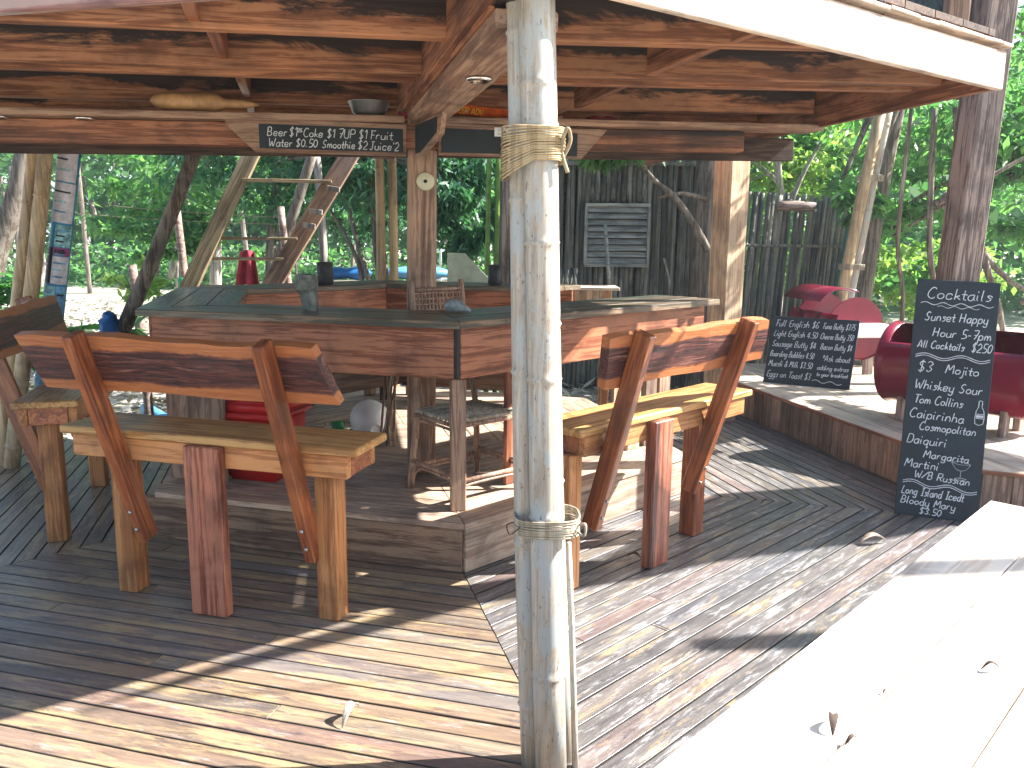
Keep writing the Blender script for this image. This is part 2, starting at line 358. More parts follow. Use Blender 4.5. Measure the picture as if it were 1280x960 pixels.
def tube(name, pts, rad, mat, parent=None, sides=8, sm=6, loc=None):
    P = [Vector(p) for p in pts]; loc = Vector(loc) if loc is not None else P[0].copy()
    P = [p - loc for p in P]
    if sm > 1 and len(P) > 2:
        Q = crom(P, sm)
        if hasattr(rad, '__len__'): rad = list(np.interp(np.linspace(0, 1, len(Q)), np.linspace(0, 1, len(rad)), rad))
        P = Q
    elif hasattr(rad, '__len__') and len(rad) != len(P): rad = list(np.interp(np.linspace(0, 1, len(P)), np.linspace(0, 1, len(rad)), rad))
    vs, fs = tubegeo(P, rad, sides)
    return link(name, mesh(name, vs, fs, True), mat, parent, Matrix.Translation(loc))
def culmgeo(a, b, r, seg=.32, sides=12, bend=.006, rnd=random):
    a, b = Vector(a), Vector(b); L = (b - a).length; d = (b - a) / L; P = []; Rr = []; t = 0; j = Vector((0, 0, 0)); first = rnd.uniform(.3, 1) * seg
    nodes = []; q = first
    while q < L: nodes.append(q); q += seg * rnd.uniform(.85, 1.15)
    ts = [0]
    for q in nodes: ts += [q - .03, q - .009, q, q + .009, q + .03]
    ts.append(L); ts = sorted(x for x in ts if 0 <= x <= L)
    for x in ts:
        near = min([abs(x - q) for q in nodes] + [9])
        rr = r * (1 - .12 * x / L) * (1.13 if near < .001 else (.965 if near < .02 else 1))
        off = Vector((math.sin(x * 2.1 + r * 90), math.cos(x * 1.7 + r * 50), 0)) * bend
        P.append(a + d * x + off); Rr.append(rr)
    return P, Rr
def culm(name, a, b, r, mat, parent=None, seg=.32, sides=12, bend=.006):
    P, Rr = culmgeo(a, b, r, seg, sides, bend); loc = P[0].copy(); P = [p - loc for p in P]
    vs, fs = tubegeo(P, Rr, sides); return link(name, mesh(name, vs, fs, True), mat, parent, Matrix.Translation(loc))
def prism(name, poly, z0, z1, az, mat, parent=None, ch=.0015):           # polygon in plan, grain along heading az
    c = sum((Vector((p[0], p[1], 0)) for p in poly), Vector()) / len(poly)
    ar = sum(poly[i][0] * poly[(i + 1) % len(poly)][1] - poly[(i + 1) % len(poly)][0] * poly[i][1] for i in range(len(poly)))
    if ar < 0: poly = poly[::-1]
    x = hd(az); y = Vector((-x.y, x.x, 0)); L = [((Vector((p[0], p[1], 0)) - c).dot(x), (Vector((p[0], p[1], 0)) - c).dot(y)) for p in poly]
    n = len(L); ins = []
    for i in range(n):
        p, q, r_ = Vector(L[i - 1]), Vector(L[i]), Vector(L[(i + 1) % n]); e1 = (q - p).normalized(); e2 = (r_ - q).normalized()
        n1 = Vector((-e1.y, e1.x)); n2 = Vector((-e2.y, e2.x)); k = 1 + n1.dot(n2); off = (n1 + n2) / max(k, .3) * ch; ins.append(q + off)
    h = z1 - z0
    vs = [(p[0], p[1], -h / 2) for p in L] + [(p[0], p[1], h / 2 - ch) for p in L] + [(p[0], p[1], h / 2) for p in ins]
    fs = [tuple(range(n))[::-1], tuple(range(2 * n, 3 * n))]
    for i in range(n):
        j = (i + 1) % n; fs += [(i, j, n + j, n + i), (n + i, n + j, 2 * n + j, 2 * n + i)]
    m_ = Matrix((x, y, Vector((0, 0, 1)))).transposed().to_4x4(); m_.translation = (c.x, c.y, (z0 + z1) / 2)
    return link(name, mesh(name, vs, fs), mat, parent, m_)
def clip(poly, pt, nrm):      # keep the side where (p-pt).nrm >= 0
    out = []
    for i in range(len(poly)):
        a, b_ = Vector(poly[i]), Vector(poly[(i + 1) % len(poly)]); da = (a - pt).dot(nrm); db = (b_ - pt).dot(nrm)
        if da >= 0: out.append(a)
        if (da >= 0) != (db >= 0): out.append(a + (b_ - a) * (da / (da - db)))
    return [tuple(p) for p in out]
def h2(a): v = hd(a); return Vector((v.x, v.y))
def clip_poly(poly, conv):
    ar = sum(conv[i][0] * conv[(i + 1) % len(conv)][1] - conv[(i + 1) % len(conv)][0] * conv[i][1] for i in range(len(conv)))
    cv = conv if ar > 0 else conv[::-1]
    for i in range(len(cv)):
        if len(poly) < 3: return []
        a, b_ = Vector(cv[i]), Vector(cv[(i + 1) % len(cv)]); e = b_ - a; poly = clip(poly, a, Vector((-e.y, e.x)).normalized())
    return poly
def area(p): return abs(sum(p[i][0] * p[(i + 1) % len(p)][1] - p[(i + 1) % len(p)][0] * p[i][1] for i in range(len(p)))) / 2
def lathe(name, prof, mat, parent, Mx, sides=20, smooth=True):
    vs, fs = [], []
    for r, z in prof:
        for k in range(sides):
            a = 2 * math.pi * k / sides; vs.append((r * math.cos(a), r * math.sin(a), z))
    for i in range(len(prof) - 1):
        for k in range(sides):
            a = i * sides + k; b_ = i * sides + (k + 1) % sides; fs.append((a, b_, b_ + sides, a + sides))
    fs.append(tuple(range(sides))[::-1]); fs.append(tuple((len(prof) - 1) * sides + k for k in range(sides)))
    return link(name, mesh(name, vs, fs, smooth), mat, parent, Mx)
T = Matrix.Translation
# ================================================================ SETTING
def grid(nx, xs, ys, zf):
    vs = [(x, y, zf(x, y)) for y in ys for x in xs]; n = len(xs)
    return vs, [(j * n + i, j * n + i + 1, (j + 1) * n + i + 1, (j + 1) * n + i) for j in range(len(ys) - 1) for i in range(n - 1)]
ax = [-250, -120, -60, -35] + [x * 1.0 for x in range(-25, 26)] + [35, 60, 120, 250]
ay = [-200, -60, -20] + [y * 1.0 for y in range(-5, 46)] + [60, 90, 150, 300]
def gz(x, y): return -.24 + (.05 * math.sin(x * .9 + y * .3) * math.cos(y * .7) if abs(x) < 30 and y < 60 else 0) + max(0, min(y, 60) - 14) * .004
vs, fs = grid(0, ax, ay, gz)
tag(link('ground', mesh('ground', vs, fs, True), 'ground', None, T((0, 0, 0))), kind='structure')
OX, OY = -.70, 5.54; O2 = Vector((OX, OY))
def sector(outw, d0, d1, tl=None, tr=None):      # trapezoid between two mitre seams; t runs along the edge
    t = h2(outw - 90); n = h2(outw); k = math.tan(R(30)); P = []
    for d, s in ((d0, -1), (d1, -1), (d1, 1), (d0, 1)):
        lim = d * k - .002
        tt = s * lim
        if s < 0 and tl is not None: tt = -tl
        if s > 0 and tr is not None: tt = tr
        P.append(tuple(O2 + n * d + t * tt))
    return P
def planks(parent, name, mat, outw, a0, a1, wd, z, th, gap=.0065, joints=.5, lim=None, jit=.0015, tl=None, tr=None):
    k = 0; d = a0
    while d < a1 - .01:
        e = min(d + wd, a1); P = sector(outw, d + gap / 2, e - gap / 2, tl, tr)
        if lim: P = clip_poly(P, lim)
        cuts = []
        t = h2(outw - 90)
        if len(P) > 2 and joints and random.random() < joints:
            L = d * math.tan(R(30)); cuts = sorted(random.uniform(-L * .8, L * .8) for _ in range(1 if L < 1.2 else 2))
        segs = [P]
        for c in cuts:
            c0 = O2 + t * c; new = []
            for s in segs:
                if len(s) < 3: continue
                new += [clip(s, c0 + t * .002, t), clip(s, c0 - t * .002, -t)]
            segs = new
        for s in segs:
            if len(s) < 3 or area(s) < .0006: continue
            dz = random.uniform(-jit, jit); prism(name, s, z - th + dz, z + dz, outw - 90, mat, parent)
        d = e; k += 1
# deck
deck = tag(bpy.data.objects.new('deck', None), kind='structure'); COL.objects.link(deck); WM['deck'] = Matrix.Identity(4)
planks(deck, 'plank', 'deck', 195, 1.40, 4.75, .090, 0, .025, joints=.45, lim=[(-4.6, -1), (3, -1), (3, 9), (-4.6, 9)], jit=.0015)
planks(deck, 'plank', 'deckgrey', 135, 1.45, 5.0, .090, 0, .025, joints=.45, lim=[(-1, -.6), (5.2, -.6), (5.2, 9), (-1, 9)])
planks(deck, 'plank', 'deckgrey', 75, 1.45, 3.30, .090, 0, .025, joints=.5)
planks(deck, 'plank', 'deck', 255, 1.30, 2.78, .090, 0, .025, joints=.4)
planks(deck, 'plank', 'deck', 15, 1.45, 2.4, .15, 0, .025, joints=0)
planks(deck, 'plank', 'deck', 315, 1.45, 2.4, .15, 0, .025, joints=0)
hexp = lambda r, a0=165: [tuple(O2 + h2(a0 + 60 * i) * r) for i in range(6)]
prism('dark_underlay', [tuple(O2 + h2(165) * 5.7), tuple(O2 + h2(225) * 3.15), tuple(O2 + h2(285) * 2.75), tuple(O2 + h2(345) * 2.5), tuple(O2 + h2(45) * 2.5), tuple(O2 + h2(105) * 3.9)], -.2, -.035, 0, 'ceil', deck)  # solid dark slab added under the planks so their gaps read dark
# platform that carries the bar
plat = tag(bpy.data.objects.new('bar_platform', None), kind='structure'); COL.objects.link(plat); WM['bar_platform'] = Matrix.Identity(4)
limL = clip([(-5, 0), (5, 0), (5, 12), (-5, 12)], O2 + h2(255) * 1.475, -h2(255))
for ow in (195, 135, 75, 255, 315, 15): planks(plat, 'board', 'platform', ow, .25 if ow in (195, 135, 255) else .25, 1.62, .152, .254, .028, joints=.35, lim=limL, jit=.001)
prism('board', clip_poly(hexp(.285), limL), .226, .2535, 105, 'platform', plat)
def wallboard(parent, a, b, z0, z1, th, mat, name='board'):
    a, b = Vector((*a, 0)), Vector((*b, 0)); m_, L = frame(a, b); m_.translation.z = (z0 + z1) / 2
    if z1 - z0 > L: return boxobj(name, (z1 - z0, th, L), m_ @ Matrix.Rotation(-math.pi / 2, 4, 'Y'), mat, parent)
    return boxobj(name, (L, th, z1 - z0), m_, mat, parent)
for ow in (195, 135, 75, 255, 315, 15):
    ap = 1.59 if ow != 255 else 1.455; n = h2(ow); t = h2(ow - 90); L = .915
    a = O2 + n * ap - t * L; b = O2 + n * ap + t * L
    if ow == 195: a, b = O2 + n * ap + t * -.915, O2 + n * ap + t * .915
    if ow == 255: a, b = O2 + n * ap - t * .75, O2 + n * ap + t * .84
    wallboard(plat, a, b, .002, .224, .03, 'riserwide' if ow != 135 else 'platform', 'riser')
# raised step along the right-hand side
step = tag(bpy.data.objects.new('raised_step', None), kind='structure'); COL.objects.link(step); WM['raised_step'] = Matrix.Identity(4)
SP = [(1.98, 7.75), (2.70, 4.62), (4.7, 3.85), (5.4, 8.4), (2.2, 8.6)]
ed = (Vector(SP[1]) - Vector(SP[0])).normalized(); en = Vector((-ed.y, ed.x))
q = 0
while q < 3.4:
    c0 = Vector(SP[1]) + en * 0
    P = clip(clip(SP, Vector(SP[0]) + en * (q + .002), en), Vector(SP[0]) + en * (q + .198), -en)
    if len(P) > 2 and area(P) > .01: prism('board', P, .272, .30 + random.uniform(-.001, .001), 167, 'stepw', step)
    q += .2
L = (Vector(SP[1]) - Vector(SP[0])).length; n = int(L / .14)
for i in range(n):
    a = Vector(SP[0]) + ed * (L * i / n + .002) + en * (.03 + random.uniform(-.002, .002)); b = Vector(SP[0]) + ed * (L * (i + 1) / n - .002) + en * .03
    wallboard(step, a, b, .001, .270, .022, 'riser')
e2 = (Vector(SP[2]) - Vector(SP[1])).normalized(); n2 = Vector((-e2.y, e2.x))
for i in range(12):
    a = Vector(SP[1]) + e2 * (.02 + i * .15) + n2 * .03; wallboard(step, a, a + e2 * .146, .001, .270, .022, 'riser')
wallboard(step, Vector(SP[0]) - ed * .01 + en * .0, Vector(SP[1]) + en * .0, .274, .297, .014, 'apron', 'edging')
wallboard(step, Vector(SP[1]) - n2 * .004, Vector(SP[2]) - n2 * .004, .274, .297, .014, 'apron', 'edging')

# ================================================================ PAVILION ROOF
roof = thing('pavilion_roof', 'red brown timber roof frame with joists, bleached fascia and shingle edge over the bar', 'roof', (0, 0, 0))
NN = Vector((.02, 2.12)); RE = Vector((1.985, 3.575)); LE = Vector((-3.45, 3.06))
def zt(x): return .012 * x
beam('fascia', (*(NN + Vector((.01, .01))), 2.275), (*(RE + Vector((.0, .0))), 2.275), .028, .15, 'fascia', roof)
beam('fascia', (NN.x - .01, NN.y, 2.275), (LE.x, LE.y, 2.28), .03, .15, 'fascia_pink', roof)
RB = Vector((1.18, 7.7)); LB = Vector((-4.2, 7.2)); LM = Vector((-4.4, 5.6))
beam('fascia', (RE.x - .02, RE.y + .02, 2.305), (RB.x, RB.y, 2.32), .03, .20, 'roof', roof)
beam('fascia', (RB.x, RB.y, 2.44), (LB.x, LB.y, 2.44), .03, .12, 'roof', roof)
beam('fascia', (LE.x, LE.y, 2.32), (LM.x, LM.y, 2.36), .03, .12, 'roof', roof)
# shingle edge on top of the sunlit fascia
rd = (RE - NN).normalized(); rn = Vector((-rd.y, rd.x)); L = (RE - NN).length + .02; s = .0; k = 0
while s < L - .02:
    wdt = min(random.uniform(.11, .21), L - s)
    a = NN + rd * (s + .002) - rn * .03; c = a + rd * (wdt - .004); z = 2.372 + random.uniform(-.002, .003)
    m_, LL = frame((*a, 0), (*c, 0)); m_.translation = Vector(((a.x + c.x) / 2 + rn.x * .05, (a.y + c.y) / 2 + rn.y * .05, z))
    boxobj('shingle', (LL, .10, .014), m_ @ Matrix.Rotation(R(random.uniform(-1, 1)), 4, 'Y'), 'fascia', roof); s += wdt; k += 1
# roof boards over the joists, running along the hip
outline = [(NN.x, NN.y + .03), (RE.x - .03, RE.y + .02), (RB.x, RB.y), (LB.x, LB.y), (LM.x, LM.y), (LE.x, LE.y)]
hx = h2(-15); hy = h2(75); c0 = NN.copy(); q = -4.6
while q < 3.0:
    P = clip(clip(outline, c0 + hy * (q + .003), hy), c0 + hy * (q + .197), -hy)
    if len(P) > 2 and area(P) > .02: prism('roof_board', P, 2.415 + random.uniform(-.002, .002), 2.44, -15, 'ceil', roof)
    q += .2
# joists
def lineclip(p, d, conv):
    lo, hi = -20, 20; ar = sum(conv[i][0] * conv[(i + 1) % len(conv)][1] - conv[(i + 1) % len(conv)][0] * conv[i][1] for i in range(len(conv)))
    cv = conv if ar > 0 else conv[::-1]
    for i in range(len(cv)):
        a, b = Vector(cv[i]), Vector(cv[(i + 1) % len(cv)]); e = b - a; n = Vector((-e.y, e.x)).normalized(); A = (p - a).dot(n); B = d.dot(n)
        if abs(B) < 1e-6: continue
        t = -A / B
        if B > 0: lo = max(lo, t)
        else: hi = min(hi, t)
    return lo, hi
hip0 = Vector((.0, 2.16)); hipd = h2(-13)
def hipx(p, d):      # distance along the joist to the hip line
    n = Vector((-hipd.y, hipd.x)); return -(p - hip0).dot(n) / d.dot(n)
JO = []
for (px, py, zb, h) in ((-.19, 2.93, 2.235, .165), (-.31, 3.60, 2.245, .17), (-.34, 3.80, 2.25, .17), (-.6, 4.62, 2.265, .15), (-.7, 5.3, 2.29, .13), (-.7, 6.0, 2.31, .11), (-.7, 6.8, 2.33, .09)):
    for side in (0, 1):
        d = h2(79) if side == 0 else h2(83); p = Vector((px, py))
        if side: p = p + h2(79) * (hipx(p, h2(79)))
        t = hipx(p, d); lo, hi = lineclip(p, d, outline)
        a, b = (lo + .03, t - .05) if side == 0 else (t + .05, hi - .03)
        if py > 5 and side == 0: b = t
        if py > 5 and side == 1: a = t
        A, B = p + d * a, p + d * b
        beam('joist', (A.x, A.y, zb + h / 2 + zt(A.x)), (B.x, B.y, zb + h / 2 + zt(B.x)), .06, h, 'joist', roof)
        JO.append((py, side, p, d))
A = hip0 - hipd * -.02; B = hip0 + hipd * 2.6
beam('hip_beam', (A.x - .015, A.y, 2.29), (B.x - .015, B.y, 2.31), .085, .20, 'roof', roof)
beam('soffit_board', (.03, 2.32, 2.155), (-.455, 4.36, 2.165), .17, .05, 'post', roof)
beam('soffit_lip', (-.062, 2.33, 2.19), (-.535, 4.36, 2.20), .018, .02, 'roof', roof)
for (a, b, z) in (((.80, 2.74), (.74, 2.96), 2.30), ((.72, 3.05), (.56, 3.62), 2.31), ((.50, 3.92), (.33, 4.60), 2.32), ((.31, 4.72), (.13, 5.3), 2.34),
                  ((-.90, 2.40), (-1.0, 2.74), 2.30), ((-.98, 2.80), (-1.14, 3.42), 2.32), ((-1.17, 3.66), (-1.36, 4.42), 2.33), ((-1.38, 4.50), (-1.55, 5.1), 2.34), ((.11, 2.20), (.30, 2.32), 2.28)):
    beam('blocking', (*a, z), (*b, z), .04, .12, 'strut' if a[0] < 0 else 'roof', roof)
# cross beam and the narrow shelf on it
cu = h2(77); CM = Vector((-.5, 4.43))
def cp(s, off=0): v = CM + cu * s + h2(-13) * off; return v
def cz(x): return 2.165 + .02 * (x + .5)
a, b = cp(-3.2, .06), cp(1.84, .06)
beam('cross_beam', (a.x, a.y, cz(a.x) - .075), (b.x, b.y, cz(b.x) - .075), .11, .11, 'roof', roof)
a, b = cp(-3.2, .17), cp(2.24, .17)
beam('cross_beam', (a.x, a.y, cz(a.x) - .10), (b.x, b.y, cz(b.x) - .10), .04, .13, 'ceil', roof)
shelf = thing('roof_shelf', 'long narrow plank shelf under the joists holding small keepsakes', 'shelf', (0, 0, 0))
for (s0, s1) in ((-3.25, -.07), (.10, 2.28)):
    a, b = cp(s0, 0), cp(s1, 0)
    beam('shelf_board', (a.x, a.y, cz(a.x) + .0), (b.x, b.y, cz(b.x) + .0), .16, .034, 'post', shelf)
def puck(p, par, tilt=None):
    m_ = T(p) @ Matrix.Rotation(math.pi, 4, 'X'); lathe('downlight', [(.044, 0), (.047, .006), (.036, .014), (.028, .004), (0.001, .003)], 'chrome', par, m_, 20)
for s in (-1.93, -1.56): p = cp(s, -.03); puck((p.x, p.y, cz(p.x) - .018), shelf)
puck((-.125, 3.02, 2.131), roof)
for (x, y) in ((-.28, 3.88), (-.22, 3.88)): lathe('screw', [(.007, 0), (.005, .003), (.001, .004)], 'metal', roof, T((x, y, 2.139)) @ Matrix.Rotation(math.pi, 4, 'X'), 8)
# upper storey standing on the roof edge
upst = thing('upper_storey', 'dark window screen and timber posts of the loft above the roof edge', 'loft', (0, 0, 2.45))
beam('screen', (.9, 5.15, 2.95), (2.60, 5.40, 2.95), .02, .95, 'darkglass', upst)
for (x, y, mt, wd) in ((2.68, 5.42, 'post', .13), (2.80, 5.46, 'postdark', .05), (.85, 5.14, 'postgrey', .1)): beam('post', (x, y, 2.46), (x, y, 3.5), wd, wd, mt, upst)
beam('sill', (.9, 5.12, 2.475), (2.45, 5.32, 2.475), .05, .04, 'ceil', upst)
for i, (f_, z_) in enumerate(((.985, 2.24), (.98, 2.27), (.987, 2.30), (.982, 2.33), (.55, 2.31), (.55, 2.24))):
    q_ = NN.lerp(RE, f_) - rn * .006; lathe('nail', [(.005, 0), (.0045, .003), (.001, .0035)], 'black', roof, T((q_.x, q_.y, z_)) @ Vector((-rn.x, -rn.y, 0)).to_track_quat('Z', 'Y').to_matrix().to_4x4(), 8)
beam('rail', (.9, 5.13, 3.44), (2.6, 5.38, 3.44), .06, .08, 'postdark', upst)

# posts that carry the roof
def sqpost(name, label, x, y, z0, z1, wx, wy, az, mat, ch=.012, lean=(0, 0)):
    t = thing(name, label, 'post', (x, y, z0)); a = Vector((x, y, z0)); b = Vector((x + lean[0], y + lean[1], z1)); m_, L = frame(a, b, hd(az))
    boxobj('shaft', (L, wx, wy), m_, mat, t, ch); return t
cpost = sqpost('roof_post', 'smooth brown timber post at the inner corner of the bar with a round dial', -.515, 4.60, .254, 2.06, .155, .155, 170, 'post', .03, lean=(.02, 0))
lathe('dial', [(.001, 0), (.045, 0), (.048, .006), (.042, .012), (.001, .012)], 'cream', cpost, T((-.468, 4.514, 1.87)) @ hd(175).to_track_quat('Z', 'Y').to_matrix().to_4x4(), 24)
lathe('dial_hub', [(.001, 0), (.010, 0), (.007, .006), (.001, .006)], 'black', cpost, T((-.467, 4.500, 1.87)) @ hd(175).to_track_quat('Z', 'Y').to_matrix().to_4x4(), 12)
p2 = sqpost('roof_post', 'pale sawn square timber post behind the right-hand bench', 1.83, 7.20, .0, 2.33, .21, .21, 150, 'postlight', .006)
p3 = sqpost('roof_post', 'tall grey-brown timber post behind the cocktails chalkboard', 2.60, 5.0, -.2, 3.8, .175, .175, 172, 'postdark', .01, lean=(.125, 0))

# bamboo pole bundle in the foreground
bp = thing('bamboo_post', 'bundle of weathered grey bamboo poles lashed together in the foreground', 'post', (.13, 2.28, 0))
culm('culm', (.136, 2.27, 0), (.020, 2.262, 2.75), .048, 'bamboogrey', bp, .43, 18)
culm('culm', (.079, 2.315, 0), (-.018, 2.305, 2.75), .037, 'bamboogrey', bp, .47, 16)
culm('culm', (.168, 2.340, .0), (.045, 2.335, 2.75), .032, 'bamboogrey', bp, .5, 16)
culm('culm', (.201, 2.29, 0), (.165, 2.30, .72), .010, 'bamboogrey', bp, .3, 8)
def lashing(name, zc, n, pitch, cx, cy, rx, ry, slope, mat, par, wr=.0035):
    vs, fs = [], []
    for i in range(n):
        P = []
        for k in range(29):
            a = 2 * math.pi * k / 28; ca, sa = math.cos(a), math.sin(a); e = .62
            x = cx + rx * math.copysign(abs(ca) ** e, ca) * (1 + .015 * math.sin(i * 3)); y = cy + ry * math.copysign(abs(sa) ** e, sa)
            sl_ = slope * max(0, -(x - cx)) * (i / n) ; P.append(Vector((x, y, zc + (i - n / 2) * pitch - sl_ + .0015 * math.sin(i * 5 + a * 2))))
        tubegeo(P, wr, 5, False, vs, fs)
    lo = Vector((cx, cy, zc)); vs = [Vector(v) - lo for v in vs]
    return link(name, mesh(name, vs, fs, True), mat, par, T(lo))
def zx(z): return .132 - .0353 * z
lashing('lashing', 1.83, 17, -.0052, zx(1.83) - .018, 2.295, .083, .081, .62, 'rope', bp, .0029)
lashing('lashing', .79, 8, .0065, zx(.79) + .0, 2.295, .092, .083, 0, 'wirelash', bp, .0032)
tube('knot', [(.128, 2.25, 1.80), (.145, 2.235, 1.84), (.135, 2.22, 1.87), (.122, 2.235, 1.82), (.14, 2.24, 1.76)], .005, 'rope', bp, 6)
tube('knot', [(.19, 2.25, .79), (.21, 2.23, .80), (.207, 2.22, .77), (.19, 2.235, .775)], .004, 'wirelash', bp, 6)
tube('tie_end', [(.03, 2.21, .80), (.0, 2.20, .78), (-.01, 2.19, .81), (.01, 2.19, .82)], .002, 'black', bp, 5)
# left bamboo pair and poster pole
lb = thing('bamboo_post', 'leaning pair of tan bamboo poles at the far left beside the poster pole', 'post', (-3.47, 5.5, -.1))
culm('culm', (-3.43, 5.50, -.1), (-2.96, 5.5, 2.33), .052, 'bamboo', lb, .42, 14); culm('culm', (-3.53, 5.53, -.1), (-3.055, 5.53, 2.33), .045, 'bamboo', lb, .45, 14)
pp = thing('poster_pole', 'blue painted pole covered with taped posters left of the bar', 'pole', (-3.36, 5.66, 0))
pa, pb = Vector((-3.33, 5.66, 0)), Vector((-2.88, 5.64, 2.3)); tube('pole', [pa, pa.lerp(pb, .5), pb], .068, 'bluepaint', pp, 20, 2)
def wrap(name, s0, s1, a0, a1, r, mat):      # sheet wrapped round the pole; angles measured from the side facing the camera
    d = (pb - pa).normalized(); c = Vector((0, -1, 0)); c = (c - d * c.dot(d)).normalized(); e = d.cross(c); vs, fs = [], []; n = 8
    for lay in (0, 1):
        for i in range(n + 1):
            a = R(a0 + (a1 - a0) * i / n)
            for s in (s0, s1): vs.append(pa + d * s + (c * math.cos(a) + e * math.sin(a)) * (r + .0015 * lay))
    w_ = 2 * (n + 1)
    for i in range(n):
        fs += [(w_ + 2 * i, w_ + 2 * i + 1, w_ + 2 * i + 3, w_ + 2 * i + 2), (2 * i, 2 * i + 2, 2 * i + 3, 2 * i + 1)]
    lo = pa + d * (s0 + s1) / 2; vs = [v - lo for v in vs]
    return link(name, mesh(name, vs, fs, True), mat, pp, T(lo))
for s0, s1, a0, a1, mt in ((1.95, 2.22, -62, 75, 'paper'), (1.68, 1.94, -40, 80, 'paper'), (1.52, 1.665, -5, 85, 'paperteal'), (1.46, 1.515, -5, 85, 'papermag'), (1.27, 1.455, -5, 85, 'paper'),
                           (1.27, 1.51, -75, -8, 'paperdark'), (1.05, 1.255, -78, 25, 'paperteal'), (1.0, 1.255, 28, 88, 'paperblue'), (.80, 1.03, -80, 22, 'paperteal'), (.55, .78, -80, 88, 'paperblue'), (.70, .98, 26, 88, 'paperteal')):
    sh = wrap('poster', s0, s1, a0, a1, .0685, mt)
    for j in range(3):
        t0 = s1 - (s1 - s0) * (.2 + .25 * j); wrap('poster_print', t0 - .012, t0, a0 + 8, a0 + (a1 - a0) * random.uniform(.5, .85), .0703, random.choice(['paperdark', 'paperblue', 'paperteal']) if mt != 'paperdark' else 'paper')
vs, fs = [], []
for i in range(13):
    f = i / 12; x = -2.38 + .40 * f; d = .012 * math.sin(f * 14); zb = 2.055 - .05 * math.sin(min(1, f * 1.15) * 1.9) * (1 - f * .3)
    vs += [(x, 4.52 + d, 2.16), (x, 4.52 + d * 1.5, max(zb, 2.0)), (x, 4.524 + d, 2.16), (x, 4.524 + d * 1.5, max(zb, 2.0))]
for i in range(12): a = 4 * i; fs += [(a, a + 1, a + 5, a + 4), (a + 2, a + 6, a + 7, a + 3), (a + 1, a + 3, a + 7, a + 5)]
blueend = link('tarp_corner', mesh('tarp_corner', vs, fs, True), 'bluepaint', None, T((0, 0, 0)))
tag(blueend, 'small folded corner of blue tarpaulin hanging under the cross beam at upper left', 'tarpaulin')
for c_ in pp.children:
    if c_.name.startswith('poster_print'): pass
# ================================================================ BAR COUNTER
bar = thing('bar_counter', 'hexagonal timber bar with dark oiled top and deep rosewood aprons', 'bar counter', (OX, OY, .254))
for ow in (195, 255, 315, 15, 135):
    tr = dict(tl=1.30) if ow == 135 else {}          # the right arm runs on past the corner
    for i in range(3):
        d0, d1 = 1.04 + i * .165, 1.04 + (i + 1) * .165 - .003; P = sector(ow, d0, d1)
        if ow == 135:      # t = -lim at the near corner ... find which end is the near corner
            t = h2(ow - 90); n = h2(ow); k = math.tan(R(30))
            P = [tuple(O2 + n * d0 - t * (d0 * k)), tuple(O2 + n * d1 - t * (d1 * k)), tuple(O2 + n * d1 + t * d1 * k), tuple(O2 + n * d0 + t * d0 * k)]
            P[2] = tuple(O2 + n * d1 + t * 1.36); P[3] = tuple(O2 + n * d0 + t * 1.36)
        prism('top_board', P, 1.165, 1.2 + random.uniform(-.0008, .0008), ow - 90, 'top', bar, .004)
    n = h2(ow); t = h2(ow - 90); ap = 1.462; L = ap * math.tan(R(30)); hi = L if ow != 135 else 1.27
    s = 1
    wallboard(bar, O2 + n * ap - t * (L - .012), O2 + n * ap + t * (hi - .012 * (ow != 135)), .917, 1.163, .032, 'apron', 'apron')
    L = 1.06 * math.tan(R(30))
    wallboard(bar, O2 + n * 1.075 - t * (L - .0), O2 + n * 1.075 + t * (L + (0 if ow != 135 else .65)), .985, 1.163, .03, 'apron', 'inner_apron')
n = h2(135); t = h2(45); wallboard(bar, O2 + n * 1.095 + t * 1.255, O2 + n * 1.445 + t * 1.255, .93, 1.162, .03, 'apron', 'end_board')
boxobj('corner_joint', (.024, .024, .243), T((-.262, 3.908, 1.04)) @ Matrix.Rotation(R(60), 4, 'Z'), 'black', bar)
beam('leg', (-.262, 3.955, .256), (-.262, 3.955, .914), .075, .075, 'post', bar, upv=hd(170))
n = h2(195); t = h2(105)          # solid boards under the left arm
for (s, w_, mt) in ((-.78, .15, 'post'), (-.62, .23, 'post')):
    c = O2 + n * 1.36 - (-1) * h2(105) * s; wallboard(bar, c - t * w_ / 2, c + t * w_ / 2, .256, .93, .03, mt, 'panel_board')
n = h2(135); t = h2(45)
for s, mt in ((-.30, 'apron'), (-.17, 'ladder'), (-.04, 'postlight'), (.62, 'post'), (.78, 'postlight'), (.95, 'riser'), (1.1, 'post')):
    c = O2 + n * 1.30 + t * s; wallboard(bar, c - t * .062, c + t * .062, .256, .93, .028, mt, 'panel_board')
n = h2(315); t = h2(225)
for s in (-.6, 0, .6): c = O2 + n * 1.3 + t * s; wallboard(bar, c - t * .05, c + t * .05, .256, 1.16, .05, 'post', 'leg')
n = h2(15); t = h2(105)
for s in (-.5, .5): c = O2 + n * 1.3 + t * s; wallboard(bar, c - t * .05, c + t * .05, .256, 1.16, .05, 'post', 'leg')
